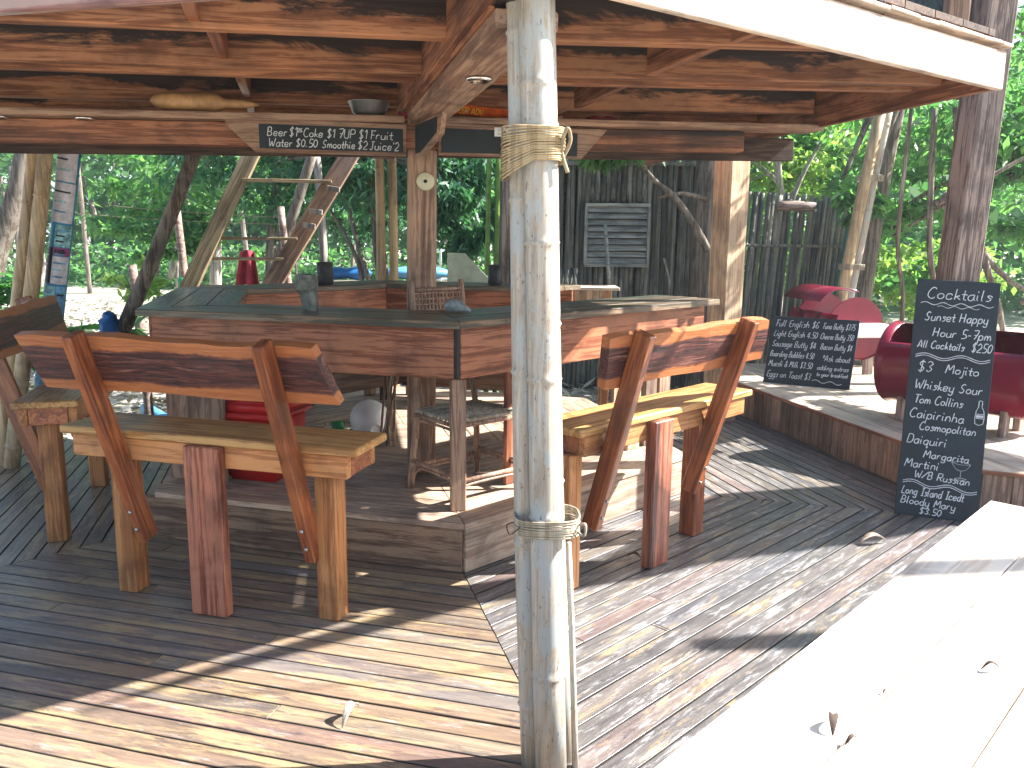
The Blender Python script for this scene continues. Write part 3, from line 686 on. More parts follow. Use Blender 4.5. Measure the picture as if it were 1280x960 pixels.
# low shelf inside the bar
lowsh = thing('low_shelf', 'dusty low plank shelf inside the bar behind the white ball', 'shelf', (-1.0, 6.4, .254))
for i, (a, b) in enumerate((((-2.0, 5.55), (-1.0, 6.75)), ((-.85, 6.72), (.35, 6.45)))):
    beam('shelf_board', (*a, .62), (*b, .62), .34, .03, 'stepw', lowsh); d = (Vector(b) - Vector(a)).normalized(); nn = Vector((d.y, -d.x)) * .15
    beam('front_board', (a[0] + nn.x, a[1] + nn.y, .50), (b[0] + nn.x, b[1] + nn.y, .50), .02, .20, 'ceil', lowsh)
    for f in (.05, .95):
        p = Vector(a).lerp(Vector(b), f); beam('leg', (p.x, p.y, .256), (p.x, p.y, .603), .06, .06, 'ceil', lowsh)

# ================================================================ BENCHES
def bench(label, x, y, az, x0, x1, legs, struts, b0, b1, matleg, swap=False):
    t = thing('bar_bench', label, 'bench', (x, y, 0), R(90 - az), 'high timber bar benches with live-edge backrests'); W = WM[t.name]
    CUR[0] = W
    m_, L = frame((x0, 0, .7525), (x1, 0, .7525)); boxobj('seat', (L, .30, .035), m_, 'seat', t, .006)
    boxobj('rail', (x1 - x0 - .1, .04, .095), T(((x0 + x1) / 2, -.112, .686)), 'leg', t)
    boxobj('rail', (x1 - x0 - .1, .04, .095), T(((x0 + x1) / 2, .112, .686)), 'leg', t)
    for xx in (x0 + .075, x1 - .075): boxobj('cross_rail', (.05, .18, .09), T((xx, 0, .686)), 'strut', t)
    for i, (lx, ly, lw, ld, mt) in enumerate(legs):
        top = .733 if abs(ly) > .12 else .637
        o = boxobj('leg', (top, lw, ld), T((lx, ly, top / 2 + .001)) @ Matrix.Rotation(-math.pi / 2, 4, 'Y') @ Matrix.Rotation(math.pi / 2, 4, 'X'), mt, t, .005)
    s_ = .33
    for (sx, dx) in struts:
        a = Vector((sx + dx, -.045, .27)); b = Vector((sx, -.045 - .93 * s_, 1.20)); a.y -= .02
        m_, L = frame(a, b, (0, 1, 0)); st = boxobj('strut', (L, .048, .088), m_, 'strut', t, .005)
        for q in (.06, .15): p = a.lerp(b, q / L * 1.0); lathe('bolt', [(.009, 0), (.007, .005), (.001, .006)], 'metal', t, T((p.x, p.y - .049, p.z)) @ Matrix.Rotation(math.pi / 2, 4, 'X'), 8)
    ang = math.atan(s_)
    # slab with sloping ends and a slightly wavy edge
    vs, fs = [], []; K = 14; hh = .118; th = .022
    for i in range(K + 1):
        f = i / K; wv = .006 * math.sin(f * 9 + x) + .004 * math.sin(f * 23); wb = .005 * math.sin(f * 11 + y)
        xt = b0 + (b1 - b0) * f - .03 * (1 if f < .5 else -1) * 0 - .035; xb = b0 + (b1 - b0) * f + .035
        bl = .004 * math.sin(f * 31)
        vs += [(xb, -th, -hh + wb), (xb, th, -hh + wb), (xt, th, hh + wv), (xt, -th + bl, hh + wv), ((xt + xb) / 2, -th - .004 + .006 * math.sin(f * 17), .0)]
    for i in range(K):
        a, b = 5 * i, 5 * i + 5
        for p, q in ((0, 1), (1, 2), (2, 3), (3, 4), (4, 0)): fs.append((a + p, b + p, b + q, a + q)[::-1])
    fs += [(0, 1, 2, 3, 4), tuple(5 * K + k for k in (4, 3, 2, 1, 0))]
    zc = 1.075; yc = -.045 - (zc - .27) * s_ + .066
    me = mesh('backrest', vs, fs)
    link('backrest', me, 'back', t, T((0, yc, zc)) @ Matrix.Rotation(ang, 4, 'X'))
    CUR[0] = Matrix.Identity(4); return t
e = -.155
bL = bench('varnished bench seen squarely from behind, along the left side of the bar', -1.24, 3.46, 105, -.70, .70,
           [(-.47, -.03, .095, .095, 'leg'), (.52, -.03, .095, .095, 'leg'), (.02, e, .17, .05, 'legred')], [(-.40, .05), (.43, .03)], -.70, .64, 'leg')
bR = bench('high varnished bench right of the bamboo bundle, seen obliquely with sunlit backrest', .66, 4.06, 45, -.66, .80,
           [(-.60, -.03, .085, .095, 'leg'), (.43, -.03, .095, .095, 'strut'), (-.08, e, .15, .06, 'legred')], [(-.50, .03), (.36, -.02)], -.64, .68, 'leg')
# third bench, cut by the left edge of the picture: a copy of the first
b3 = dup(bL, None, T((-2.47, 4.66, 0)) @ Matrix.Rotation(R(90 - 165), 4, 'Z')); WM[b3.name] = b3.matrix_basis.copy()
b3['label'] = 'high varnished bench cut off by the left edge, its dark backrest seen end-on'

# ================================================================ RATTAN STOOL
def rstool(x, y, z, az, label):
    t = thing('rattan_stool', label, 'bar stool', (x, y, z), R(90 - az)); CUR[0] = WM[t.name]
    a, b = .215, .19; zs = .41; r = .016; legs = []
    for sx in (-1, 1):
        for sy in (-1, 1):
            back = sy < 0
            f = Vector((sx * a * 1.08, sy * b * 1.1, 0)); tp = Vector((sx * a * .92, sy * b * .95, zs))
            if back: pts = [f, tp, Vector((sx * a * .80, sy * b * 1.22, .75)), Vector((sx * a * .76, sy * b * 1.42, 1.10))]
            else: pts = [f, tp, Vector((sx * a * .93, sy * b * .95, zs + .02))]
            tube('leg', pts, [r * 1.15, r, r * .95], 'rattan', t, 8, 5)
    for z0, k in ((.12, 1.05), (.40, .96)):
        c = [(-a * k, -b * k), (a * k, -b * k), (a * k, b * k), (-a * k, b * k)]
        for i in range(4):
            p, q = c[i], c[(i + 1) % 4]; zz_ = z0 + (.03 if i % 2 and z0 < .3 else 0); tube('stretcher', [(*p, zz_), (*q, zz_)], .0125, 'rattan', t, 8, 1)
            # curved brace under the rail
            m0, m1 = Vector((*p, zz_)), Vector((*q, zz_)); dn = Vector((0, 0, -1))
            tube('bent_brace', [m0 + dn * .13 + (m1 - m0) * .03, m0 + dn * .05 + (m1 - m0) * .05, m0 + dn * .025 + (m1 - m0) * .2, m0 + dn * .025 + (m1 - m0) * .8, m1 + dn * .05 - (m1 - m0) * .05, m1 + dn * .13 - (m1 - m0) * .03], .008, 'rattan', t, 6, 4) if z0 < .3 or i in (0, 1) else None
    for i in range(13):
        yy = -b + 2 * b * (i + .5) / 13; tube('seat_slat', [(-a * .98, yy, zs + .012 + random.uniform(-.003, .003)), (a * .98, yy + random.uniform(-.004, .004), zs + .012 + random.uniform(-.003, .003))], .0125, 'wirelash', t, 6, 1)
    # arched arm rail round the front with a woven band
    arch = [(-a * .93, b * .9, zs), (-a * .95, b * .95, zs + .17), (-a * .75, b * 1.0, zs + .255), (a * .75, b * 1.0, zs + .255), (a * .95, b * .95, zs + .17), (a * .93, b * .9, zs)]
    tube('arm_hoop', arch, .012, 'rattan', t, 8, 6)
    def weave(x0, x1, z0, z1, y0, y1, nx, nz, name):
        vs, fs = [], []
        for i in range(nz):
            f = (i + .5) / nz; P = []
            for k in range(nx * 2 + 1):
                g = k / (nx * 2); P.append(Vector((x0 + (x1 - x0) * g, y0 + (y1 - y0) * f + .005 * (1 if (k + i) % 2 else -1), z0 + (z1 - z0) * f)))
            tubegeo(P, .0062, 5, True, vs, fs)
        for k in range(nx):
            g = (k + .5) / nx; P = [Vector((x0 + (x1 - x0) * g, y0 + (y1 - y0) * f, z0 + (z1 - z0) * f)) for f in (0, .5, 1)]; tubegeo(P, .0062, 5, True, vs, fs)
        return link(name, mesh(name, vs, fs, True), 'rattan', t, Matrix.Identity(4))
    weave(-a * .76, a * .76, .84, 1.045, -b * 1.27, -b * 1.39, 14, 7, 'woven_back')
    tube('back_rail', [(-a * .78, -b * 1.27, .835), (a * .78, -b * 1.27, .835)], .011, 'rattan', t, 8, 1); tube('back_rail', [(-a * .77, -b * 1.39, 1.05), (a * .77, -b * 1.39, 1.05)], .011, 'rattan', t, 8, 1)
    weave(-a * .7, a * .7, zs + .262, zs + .30, b, b, 14, 2, 'woven_front_band')
    CUR[0] = Matrix.Identity(4); return t
rstool(-.235, 4.31, .254, 229, 'worn rattan bar stool with woven back tucked under the corner of the bar')

# ================================================================ THINGS ON AND AROUND THE BAR
crate = thing('storage_box', 'red plastic lidded box on the platform under the left arm of the bar', 'box', (-1.38, 4.52, .254), R(-15))
CUR[0] = WM[crate.name]
import bmesh
def taper(name, x0, y0, x1, y1, z0, z1, mat, par, ch=.02):
    bm = bmesh.new(); vs = [bm.verts.new((sx * X / 2, sy * Y / 2, Z)) for (X, Y, Z) in ((x0, y0, z0), (x1, y1, z1)) for sx, sy in ((-1, -1), (1, -1), (1, 1), (-1, 1))]
    for f in ((3, 2, 1, 0), (4, 5, 6, 7), (0, 1, 5, 4), (1, 2, 6, 5), (2, 3, 7, 6), (3, 0, 4, 7)): bm.faces.new([vs[i] for i in f])
    bmesh.ops.bevel(bm, geom=list(bm.edges), offset=ch, segments=3, affect='EDGES'); me = bpy.data.meshes.new(name); bm.to_mesh(me); bm.free()
    me.polygons.foreach_set('use_smooth', [True] * len(me.polygons)); return link(name, me, mat, par, Matrix.Identity(4))
taper('body', .30, .30, .36, .34, .002, .36, 'redplastic', crate); taper('rim', .40, .38, .40, .38, .355, .385, 'redplastic', crate, .008)
taper('lid', .385, .365, .37, .35, .387, .45, 'redplastic', crate, .012)
CUR[0] = Matrix.Identity(4)
ball = thing('float_ball', 'white round plastic float with a small screw port on the platform', 'ball', (-.945, 5.40, .256))
def sphere(name, r, mat, par, Mx, sq=1, nu=28, nv=16):
    vs, fs = [(0, 0, -r * sq)], []
    for j in range(1, nv):
        p = math.pi * j / nv
        for i in range(nu): a = 2 * math.pi * i / nu; vs.append((r * math.sin(p) * math.cos(a), r * math.sin(p) * math.sin(a), -r * sq * math.cos(p)))
    vs.append((0, 0, r * sq))
    for i in range(nu):
        fs.append((0, 1 + (i + 1) % nu, 1 + i)); e_ = 1 + (nv - 2) * nu; fs.append((len(vs) - 1, e_ + i, e_ + (i + 1) % nu))
        for j in range(nv - 2): a = 1 + j * nu + i; b_ = 1 + j * nu + (i + 1) % nu; fs.append((a, b_, b_ + nu, a + nu))
    return link(name, mesh(name, vs, fs, True), mat, par, Mx)
sphere('shell', .128, 'white', ball, T((-.945, 5.40, .384)))
pd = Vector((.45, -.82, -.36)).normalized(); pm = T(Vector((-.945, 5.40, .384)) + pd * .118) @ pd.to_track_quat('Z', 'Y').to_matrix().to_4x4()
lathe('port_ring', [(.030, 0), (.042, .004), (.042, .012), (.034, .014), (.033, .008), (.001, .008)], 'white', ball, pm, 24)
lathe('seam_ring', [(.1285, -.004), (.1305, 0), (.1285, .004)], 'white', ball, T((-.945, 5.40, .384)) @ pd.to_track_quat('Z', 'Y').to_matrix().to_4x4() @ Matrix.Identity(4), 40)
bot = thing('bottle', 'green and clear plastic bottle lying on the platform beside the white float', 'bottle', (-1.28, 5.55, .29), R(10)); CUR[0] = WM[bot.name] @ Matrix.Rotation(math.pi / 2, 4, 'Y')
lathe('body', [(.034, 0), (.038, .02), (.038, .17), (.014, .24), (.013, .26)], 'glass', bot, Matrix.Identity(4), 16); lathe('cap', [(.016, .262), (.016, .285), (.002, .286)], 'green', bot, Matrix.Identity(4), 12)
lathe('label', [(.0385, .05), (.0385, .13)], 'green', bot, Matrix.Identity(4), 16); CUR[0] = Matrix.Identity(4)
sticks = thing('stick_bundle', 'bundle of thin dry canes leaning inside the bar next to the post', 'canes', (-.80, 5.2, .256))
for i in range(11): tube('cane', [(-.80 + random.uniform(-.05, .05), 5.2 + random.uniform(-.05, .05), .256), (-.78 + random.uniform(-.05, .06), 5.28 + random.uniform(-.04, .04), random.uniform(.7, .95))], random.uniform(.005, .009), 'wirelash' if i % 2 else 'rattan', sticks, 6, 1)
st = link('carved_stump', mesh('carved_stump', *tubegeo([Vector((0, 0, 0)), Vector((.004, 0, .03)), Vector((-.004, 0, .09)), Vector((-.012, 0, .11)), Vector((-.012, 0, .16)), Vector((-.01, 0, .185))], [.042, .043, .047, .058, .060, .050], 9)), 'carved', None, T((-1.055, 4.32, 1.201)))
tag(st, 'grey-green carved wooden stump standing on the near left counter top', 'carving')
sh = link('shell_stone', mesh('shell_stone', *tubegeo(crom([Vector((-.06, 0, .028)), Vector((-.03, .01, .034)), Vector((.01, 0, .034)), Vector((.05, 0, .02)), Vector((.075, -.005, .012))], 4), [.006, .018, .026, .031, .034, .033, .036, .033, .03, .027, .024, .02, .016, .014, .012, .009, .005], 10), True), 'stone', None, T((-.29, 4.26, 1.201)))
tag(sh, 'pale grey shell lying on the near corner of the counter top', 'shell')
for (x, y, hgt, r, lab) in ((-1.47, 6.55, .17, .062, 'dark carved log cup on the far counter behind the grey-green stump'), (-.145, 6.75, .155, .055, 'dark carved log cup on the far counter beside the pale green board')):
    o = lathe('log_cup', [(r * .9, 0), (r * 1.06, .01), (r, hgt * .5), (r * 1.03, hgt), (r * .8, hgt), (r * .75, hgt - .03), (.002, hgt - .03)], 'logdark', None, T((x, y, 1.201)), 14); tag(o, lab, 'cup')
# small service table with two beers
stb = thing('service_table', 'small plank side table holding two glasses of beer beyond the bar', 'table', (.62, 8.3, -.2))
for i in range(3): beam('top_board', (-.2, 8.15 + .13 * i, 1.09), (1.03, 8.10 + .13 * i, 1.09), .127, .03, 'stepw', stb)
beam('apron', (.1, 8.11, 1.02), (.6, 8.09, 1.02), .02, .11, 'leg', stb); 
for i in range(5): beam('front_slat', (.62 + i * .062, 8.11, .93), (.62 + i * .062, 8.11, 1.07), .058, .02, 'postlight', stb, upv=(0, 1, 0))
for x in (.2, .92):
    for y in (8.14, 8.38): beam('leg', (x, y, -.2), (x, y, 1.074), .07, .07, 'leg', stb)
for i, (x, y, lab) in enumerate(((.515, 8.18, 'tall glass of golden beer, the nearer left one on the side table'), (.60, 8.24, 'tall glass of golden beer, the right one with a clear rim on the side table'))):
    g = thing('beer_glass', lab, 'glass', (x, y, 1.106)); lathe('glass', [(.031, 0), (.033, .004), (.042, .175), (.040, .175), (.030, .012), (.001, .012)], 'glass', g, T((x, y, 1.106)), 18)
    lathe('beer', [(.0285, .014), (.036, .13 + .012 * i), (.001, .13 + .012 * i)], 'beer', g, T((x, y, 1.106)), 18)
# keepsakes on the roof shelf
def ellips(name, prof, mat, p, az, sqz=.6, label=None, cat=None):
    vs, fs = [], []; n = 12
    for (s, r) in prof:
        for k in range(n): a = 2 * math.pi * k / n; j_ = .22 * r if 'bag' in name else 0; vs.append((s + random.uniform(-j_, j_), r * math.cos(a) + random.uniform(-j_, j_), r * sqz * math.sin(a) + random.uniform(-j_, j_)))
    for i in range(len(prof) - 1):
        for k in range(n): a = i * n + k; b_ = i * n + (k + 1) % n; fs.append((a, b_, b_ + n, a + n))
    fs += [tuple(range(n))[::-1], tuple((len(prof) - 1) * n + k for k in range(n))]
    o = link(name, mesh(name, vs, fs, True), mat, None, T(p) @ Matrix.Rotation(R(90 - az), 4, 'Z'))
    return tag(o, label, cat)
p = cp(-1.02, .02); ellips('gourd', [(-.25, .004), (-.235, .028), (-.2, .048), (-.1, .054), (0, .06), (.06, .052), (.09, .03), (.16, .028), (.22, .018), (.25, .004)], 'gourd', (p.x, p.y - .02, cz(p.x) + .066), 77, .8, 'long tan gourd lying on the roof shelf left of the drinks sign', 'gourd')
p = cp(-.22, .02); bw = lathe('metal_bowl', [(.05, 0), (.085, .02), (.105, .07), (.108, .072), (.1, .068), (.08, .026), (.001, .01)], 'metal', None, T((p.x - .02, p.y, cz(p.x) + .018)), 22); tag(bw, 'dented metal bowl on the roof shelf above the drinks sign', 'bowl')
p = cp(-.05, .04); rc = ellips('red_rag', [(-.05, .004), (-.035, .02), (-.01, .03), (.02, .022), (.04, .026), (.055, .006)], 'redcloth', (p.x + .0, p.y + .03, cz(p.x) + .045), 60, .9, 'small crumpled red rag on the roof shelf at the hip beam', 'rag')
for (s, lab) in ((.95, 'faded red starfish-like trinket on the right part of the roof shelf'),):
    p = cp(s + .04, 0); ellips('trinket', [(-.09, .003), (-.06, .012), (-.04, .018), (0, .008), (.03, .018), (.06, .016), (.09, .003)], 'drum', (p.x, p.y, cz(p.x) + .032), 77, .8, lab, 'trinket')
p = cp(.70, .03); o = beam('wood_chip', (p.x - .07, p.y, cz(p.x) + .028), (p.x + .08, p.y + .01, cz(p.x) + .036), .03, .018, 'postlight'); tag(o, 'short pale stick lying on the roof shelf right of the bamboo bundle', 'stick')

# ================================================================ CHALK LETTERING (single-stroke hand)
G = {'a': (6, '57 37 16 14 23 43 56|57 54 63'), 'b': (6, '1b 13|16 37 56 54 33 14'), 'c': (6, '56 47 27 16 14 23 43 54'), 'd': (6, '56 47 27 16 14 23 43 55|5b 54 63'), 'e': (6, '15 45 56 47 27 16 14 23 43 54'),
     'f': (5, '5a 4b 3a 29 23|07 47'), 'g': (6, '57 37 16 14 23 43 55|57 51 40 20 11'), 'h': (6, '1b 13|15 27 47 55 53'), 'i': (3, '17 14 23|19 1a'), 'j': (3, '27 21 10 00|29 2a'), 'k': (5, '1b 13|46 15|25 53'), 'l': (3, '1b 14 23'),
     'm': (8, '17 13|15 27 37 45 43|45 57 67 75 73'), 'n': (6, '17 13|15 27 47 55 53'), 'o': (6, '37 16 14 33 54 56 37'), 'p': (6, '17 10|15 27 47 56 54 43 23 14'), 'q': (6, '57 37 16 14 23 43 55|57 50 61'), 'r': (5, '17 13|15 27 47'),
     's': (5, '56 47 27 26 45 44 33 13'), 't': (4, '2a 24 33 43|07 47'), 'u': (6, '17 14 23 43 54|57 54 63'), 'v': (5, '17 33 57'), 'w': (8, '17 23 46 63 77'), 'x': (5, '17 53|57 13'), 'y': (6, '17 14 23 43 54|57 51 40 20 11'), 'z': (5, '17 57 13 53'),
     'A': (7, '03 3b 63|15 55'), 'B': (7, '1b 13|1b 4b 59 47 17|47 65 43 13'), 'C': (7, '6a 5b 3b 18 15 33 53 64'), 'D': (7, '1b 13|1b 4b 69 65 43 13'), 'E': (6, '6b 3b 19 27 57|27 15 33 63'), 'F': (6, '1b 6b|2b 23|27 57'), 'H': (8, '1b 13|6b 63|17 67'), 'I': (5, '1b 5b|3b 33|13 53'),
     'J': (6, '2b 6b|4b 45 33 14'), 'L': (6, '2b 14 23 63'), 'M': (9, '13 2b 46 7b 83'), 'P': (6, '1b 13|1b 5b 69 57 17'), 'R': (7, '1b 13|1b 5b 69 57 17|37 63'), 'S': (7, '6a 4b 29 37 56 54 33 14'), 'T': (6, '0b 7b|3b 33'), 'U': (7, '1b 15 33 53 65 6b'), 'W': (9, '0b 23 48 63 8b'), 'V': (7, '0b 33 6b'), 'O': (7, '4b 18 15 33 65 69 4b'),
     '0': (6, '3b 19 15 33 55 59 3b'), '1': (4, '19 3b 33'), '2': (6, '19 3b 59 57 13 63'), '3': (6, '1a 3b 59 37 55 33 14'), '4': (6, '3b 15 65|4a 43'), '5': (6, '6b 2b 27 47 65 43 13'), '6': (6, '5a 3b 17 14 33 54 46 16'), '7': (6, '1b 6b 33|27 57'),
     '$': (6, '5a 3b 19 37 55 33 14|3c 32'), '/': (6, '03 6b'), '-': (5, '16 46'), '.': (3, '13 14'), '*': (5, '1b 37|3b 17|09 49'), '&': (6, '63 29 3b 49 15 23 43 66'), "'": (2, '1b 19'), ' ': (4, '')}
def ribbon(P, wd, vs, fs, z=0):
    n = len(P); base = len(vs)
    for i in range(n):
        t = (P[min(i + 1, n - 1)] - P[max(i - 1, 0)]); t = t.normalized() if t.length > 1e-9 else Vector((1, 0, 0)); q = Vector((-t.y, t.x, 0)) * (wd / 2 * random.uniform(.75, 1.2))
        vs += [P[i] + q + Vector((0, 0, z)), P[i] - q + Vector((0, 0, z))]
    for i in range(n - 1): a = base + 2 * i; fs.append((a, a + 1, a + 3, a + 2))
def write(lines, wd):
    vs, fs = [], []
    for (txt, x, y, cap, rot, *sq) in lines:
        k = cap / 8; hx_ = sq[0] if sq else .82; cx_ = 0
        if len(sq) > 1:
            W_ = sum(G[c_][0] for c_ in txt) * .98; hx_ = min(hx_, (sq[1] / k - .25 * len(txt)) / W_)
        for ch in txt:
            wgl, st_ = G[ch]
            for s in st_.split('|') if st_ else []:
                P = [Vector(((int(c[0], 16) * hx_ + (int(c[1], 16) - 3) * .16 + cx_ + random.uniform(-.06, .06)) * k, (int(c[1], 16) - 3 + random.uniform(-.06, .06)) * k, 0)) for c in s.split()]
                P = [Matrix.Rotation(rot, 4, 'Z') @ p_ + Vector((x, y, 0)) for p_ in P]
                ribbon(crom(P, 4) if len(P) > 2 else P, wd, vs, fs, random.uniform(0, .0004))
            cx_ += wgl * hx_ * .98 + .25
    return vs, fs
def write_on(par, Mx, lines, wd, mat='chalk', name='chalk_line'):
    for l in lines:
        vs, fs = write([l], wd); me = mesh(name, vs, fs); o = link(name, me, mat, par, Mx @ T((0, 0, .0018)))
def wave(x0, x1, y, amp, n, vs, fs, wd, slope=0):
    P = [Vector((x0 + (x1 - x0) * i / (n * 8), y + amp * math.sin(i / 8 * 2 * math.pi) + slope * i / (n * 8), 0)) for i in range(n * 8 + 1)]; ribbon(P, wd, vs, fs, .0003)
def poly(pts, vs, fs, wd, sm=4): P = [Vector((*p_, 0)) for p_ in pts]; ribbon(crom(P, sm) if sm > 1 else P, wd, vs, fs, .0005)
def chalk(par, Mx, vs, fs, mat='chalk', name='chalk_writing'): return link(name, mesh(name, vs, fs), mat, par, Mx @ T((0, 0, .0018)))
def slabframe(bc, u, v):      # u = right along the bottom, v = up the face, normal towards the reader
    v = Vector(v).normalized(); u = Vector(u); u = (u - v * u.dot(v)).normalized(); n = u.cross(v)
    m_ = Matrix((u, v, n)).transposed().to_4x4(); m_.translation = Vector(bc); return m_
# cocktails board
cb = thing('chalkboard', 'tall narrow black chalkboard listing cocktails, leaning on the raised step', 'chalkboard', (2.465, 4.62, 0))
FM = slabframe((2.462, 4.615, .004), (.385, -.125, 0), (.125, .245, 1.35)); BW, BH = .435, 1.385
boxobj('board', (BW, BH, .012), FM @ T((0, BH / 2, -.0065)), 'chalkboard', cb, .002)
W2 = BW / 2
lines = [('Cocktails', -.165, 1.275, .062, .0, .95), ('Sunset Happy', -.165, 1.145, .05, .0, .74), ('Hour 5-7pm', -.115, 1.055, .05, -.02, .80), ('All Cocktails', -.185, .985, .042, -.02, .72), ("$250", .095, .98, .05, -.02, .7),
         ('$3', -.175, .845, .06, 0, .9), ('Mojito', -.03, .845, .05, -.02, .9), ('Whiskey Sour', -.18, .745, .052, -.03, .78), ('Tom Collins', -.175, .66, .048, -.03, .72), ('Caipirinha', -.195, .575, .052, -.04, .85),
         ('Cosmopolitan', -.135, .505, .045, -.02, .78), ('Daiquiri', -.195, .425, .05, -.04, .85), ('Margarita', -.10, .345, .042, -.03, .9), ('Martini', -.195, .285, .047, -.04, .85), ('W/B Russian', -.135, .225, .042, -.05, .85),
         ('Long Island Icedt', -.195, .125, .045, -.03, .62), ('Bloody Mary', -.195, .07, .042, -.04, .85), ('$3.50', -.09, .018, .036, -.02, .95)]
write_on(cb, FM, lines, .0052); vs, fs = [], []
wave(-.19, .19, 1.245, .008, 4, vs, fs, .004); wave(-.10, .12, 1.228, .006, 3, vs, fs, .003)
for y_, s_, in ((.940, 0), (.20, -.02)):
    chalk(cb, FM, vs, fs, name='chalk_wave'); vs, fs = [], []
    for q in (0, .012): wave(-.19, .20, y_ - q, .013, 2, vs, fs, .004, s_)
chalk(cb, FM, vs, fs, name='chalk_wave'); vs, fs = [], []
poly([(.165, .70), (.165, .665), (.155, .64), (.153, .57), (.195, .57), (.195, .64), (.183, .665), (.183, .70), (.165, .70)], vs, fs, .004, 2); poly([(.156, .625), (.193, .625)], vs, fs, .004, 1); poly([(.156, .60), (.193, .60)], vs, fs, .004, 1); poly([(.156, .612), (.193, .612)], vs, fs, .014, 1)
chalk(cb, FM, vs, fs, name='chalk_drawing')
vs, fs = [], []; poly([(.055, .335), (.105, .345), (.155, .33)], vs, fs, .003); poly([(.055, .335), (.08, .30), (.107, .29), (.135, .30), (.155, .33)], vs, fs, .003); poly([(.055, .335), (.1, .325), (.155, .33)], vs, fs, .003); poly([(.107, .29), (.107, .245)], vs, fs, .003, 1); poly([(.075, .243), (.107, .237), (.14, .243), (.107, .249), (.075, .243)], vs, fs, .003)
chalk(cb, FM, vs, fs, 'chalkdim', 'glass_drawing')
# breakfast board
mb = thing('chalkboard', 'wide black chalkboard with the breakfast menu propped on the raised step', 'chalkboard', (2.62, 7.26, .3))
FM = slabframe((2.60, 7.27, .302), (.63, -.36, 0), (.165, .29, .60)); BW2, BH2 = .74, .66
boxobj('board', (BW2, BH2, .012), FM @ T((0, BH2 / 2, -.0065)), 'chalkboard', mb, .002)
lines = [('Full English $6', -0.35, .56, .062, -.0, .8, 0.385), ("Tuna Butty $375", 0.065, .56, .055, -.0, .8, 0.275), ('Light English 4.50', -0.35, .46, .058, 0, .8, 0.385), ('Cheese Butty 350', 0.06, .46, .055, 0, .8, 0.280), ('Sausage Butty $4', -0.35, .36, .058, 0, .8, 0.385), ('Bacon Butty $4', 0.075, .36, .055, 0, .8, 0.265),
         ('Boarding Bubbles 4.50', -0.35, .26, .056, 0, .8, 0.385), ('*Ask about', 0.105, .25, .056, 0, .8, 0.235), ('Muesli & Milk $3.50', -0.35, .165, .056, 0, .8, 0.385), ('adding extras', 0.075, .165, .042, 0, .8, 0.265), ('Eggs on Toast $3', -0.35, .06, .06, 0, .8, 0.385), ('to your breakfast', 0.08, .105, .036, 0, .8, 0.260)]
write_on(mb, FM, lines, .0052); vs, fs = [], []; wave(.05, .30, .055, .012, 2, vs, fs, .005, -.01)
chalk(mb, FM, vs, fs, name='chalk_wave')
beam('prop_leg', (3.0, 7.42, .302), (2.88, 7.45, .72), .03, .02, 'white', mb)
# drinks sign on the cross beam
ds = thing('drinks_sign', 'brown board with black panel of chalked drink prices under the roof shelf', 'sign', (-.95, 4.3, 2.0))
b0, b1 = cp(-.83, -.075), cp(-.09, -.075); sz = lambda x: .022 * (x + .5)
FM = slabframe((-.93, 4.282, 1.985), (b1.x - b0.x, b1.y - b0.y, .022), (0, 0, 1)); WD = .80
def outl(par, name, pts, th, mat, Mx):
    n = len(pts); vs = [(x_, y_, 0) for x_, y_ in pts] + [(x_, y_, -th) for x_, y_ in pts]; fs = [tuple(range(n)), tuple(range(n, 2 * n))[::-1]] + [(i, n + i, n + (i + 1) % n, (i + 1) % n) for i in range(n)]
    return link(name, mesh(name, vs, fs), mat, par, Mx)
outl(ds, 'backing_board', [(-.345, 0), (.39, 0), (.39, .155), (-.48, .155), (-.48, .125)], .03, 'post', FM)
boxobj('panel', (.70, .115, .004), FM @ T((.025, .075, .0022)), 'chalkboard', ds, .001)
lines = [('Beer', -.29, .078, .040, 0, .8, .10), ('$1', -.185, .078, .042, 0, .75), ('25', -.142, .100, .016, 0, .8), ('Coke $1', -.118, .078, .040, 0, .8, .155), ('7UP $1', .05, .078, .042, -.0, .9, .145), ('Fruit', .205, .078, .040, -.0, .95, .135),
         ('Water', -.283, .028, .038, 0, .8, .115), ('$0.50', -.155, .030, .036, 0, .85, .11), ('Smoothie', -.03, .028, .037, 0, .80, .165), ('$2', .145, .028, .040, 0, .8), ("Juice'2", .202, .026, .040, 0, .85, .15)]
write_on(ds, FM @ T((0, 0, .003)), lines, .0038)
bs = thing('blank_sign', 'brown board with an empty black panel under the roof shelf right of the post', 'sign', (.0, 4.5, 2.0))
p0 = cp(.10, -.075); FM2 = slabframe((p0.x, p0.y, 1.995), (b1.x - b0.x, b1.y - b0.y, .02), (0, 0, 1))
outl(bs, 'backing_board', [(0, 0), (.76, 0), (.90, .155), (0, .155)], .03, 'post', FM2)
boxobj('panel', (.72, .118, .004), FM2 @ T((.375, .072, .0022)), 'chalkboard', bs, .001)
wt = thing('name_tag', 'small white tag pinned to the top of the empty black sign', 'tag', (.3, 4.5, 2.1)); boxobj('plate', (.075, .045, .003), FM2 @ T((.325, .122, .0085)), 'white', wt, .0008)
vs, fs = write([('EAR', .302, .125, .013, 0, .9), ('BAR', .302, .107, .011, 0, .9)], .002); chalk(wt, FM2 @ T((0, 0, .0095)), vs, fs, 'chalkdim', 'tag_print')
hs = thing('hanging_sign', 'short blank black sign hung edge-on below the hip soffit by the post', 'sign', (-.45, 4.2, 2.0))
FM3 = slabframe((-.50, 4.34, 2.03), (.375, -.927, 0), (0, 0, 1))
outl(hs, 'backing_board', [(0, -.05), (.10, -.05), (.42, .02), (.46, .11), (0, .11)], .022, 'post', FM3)
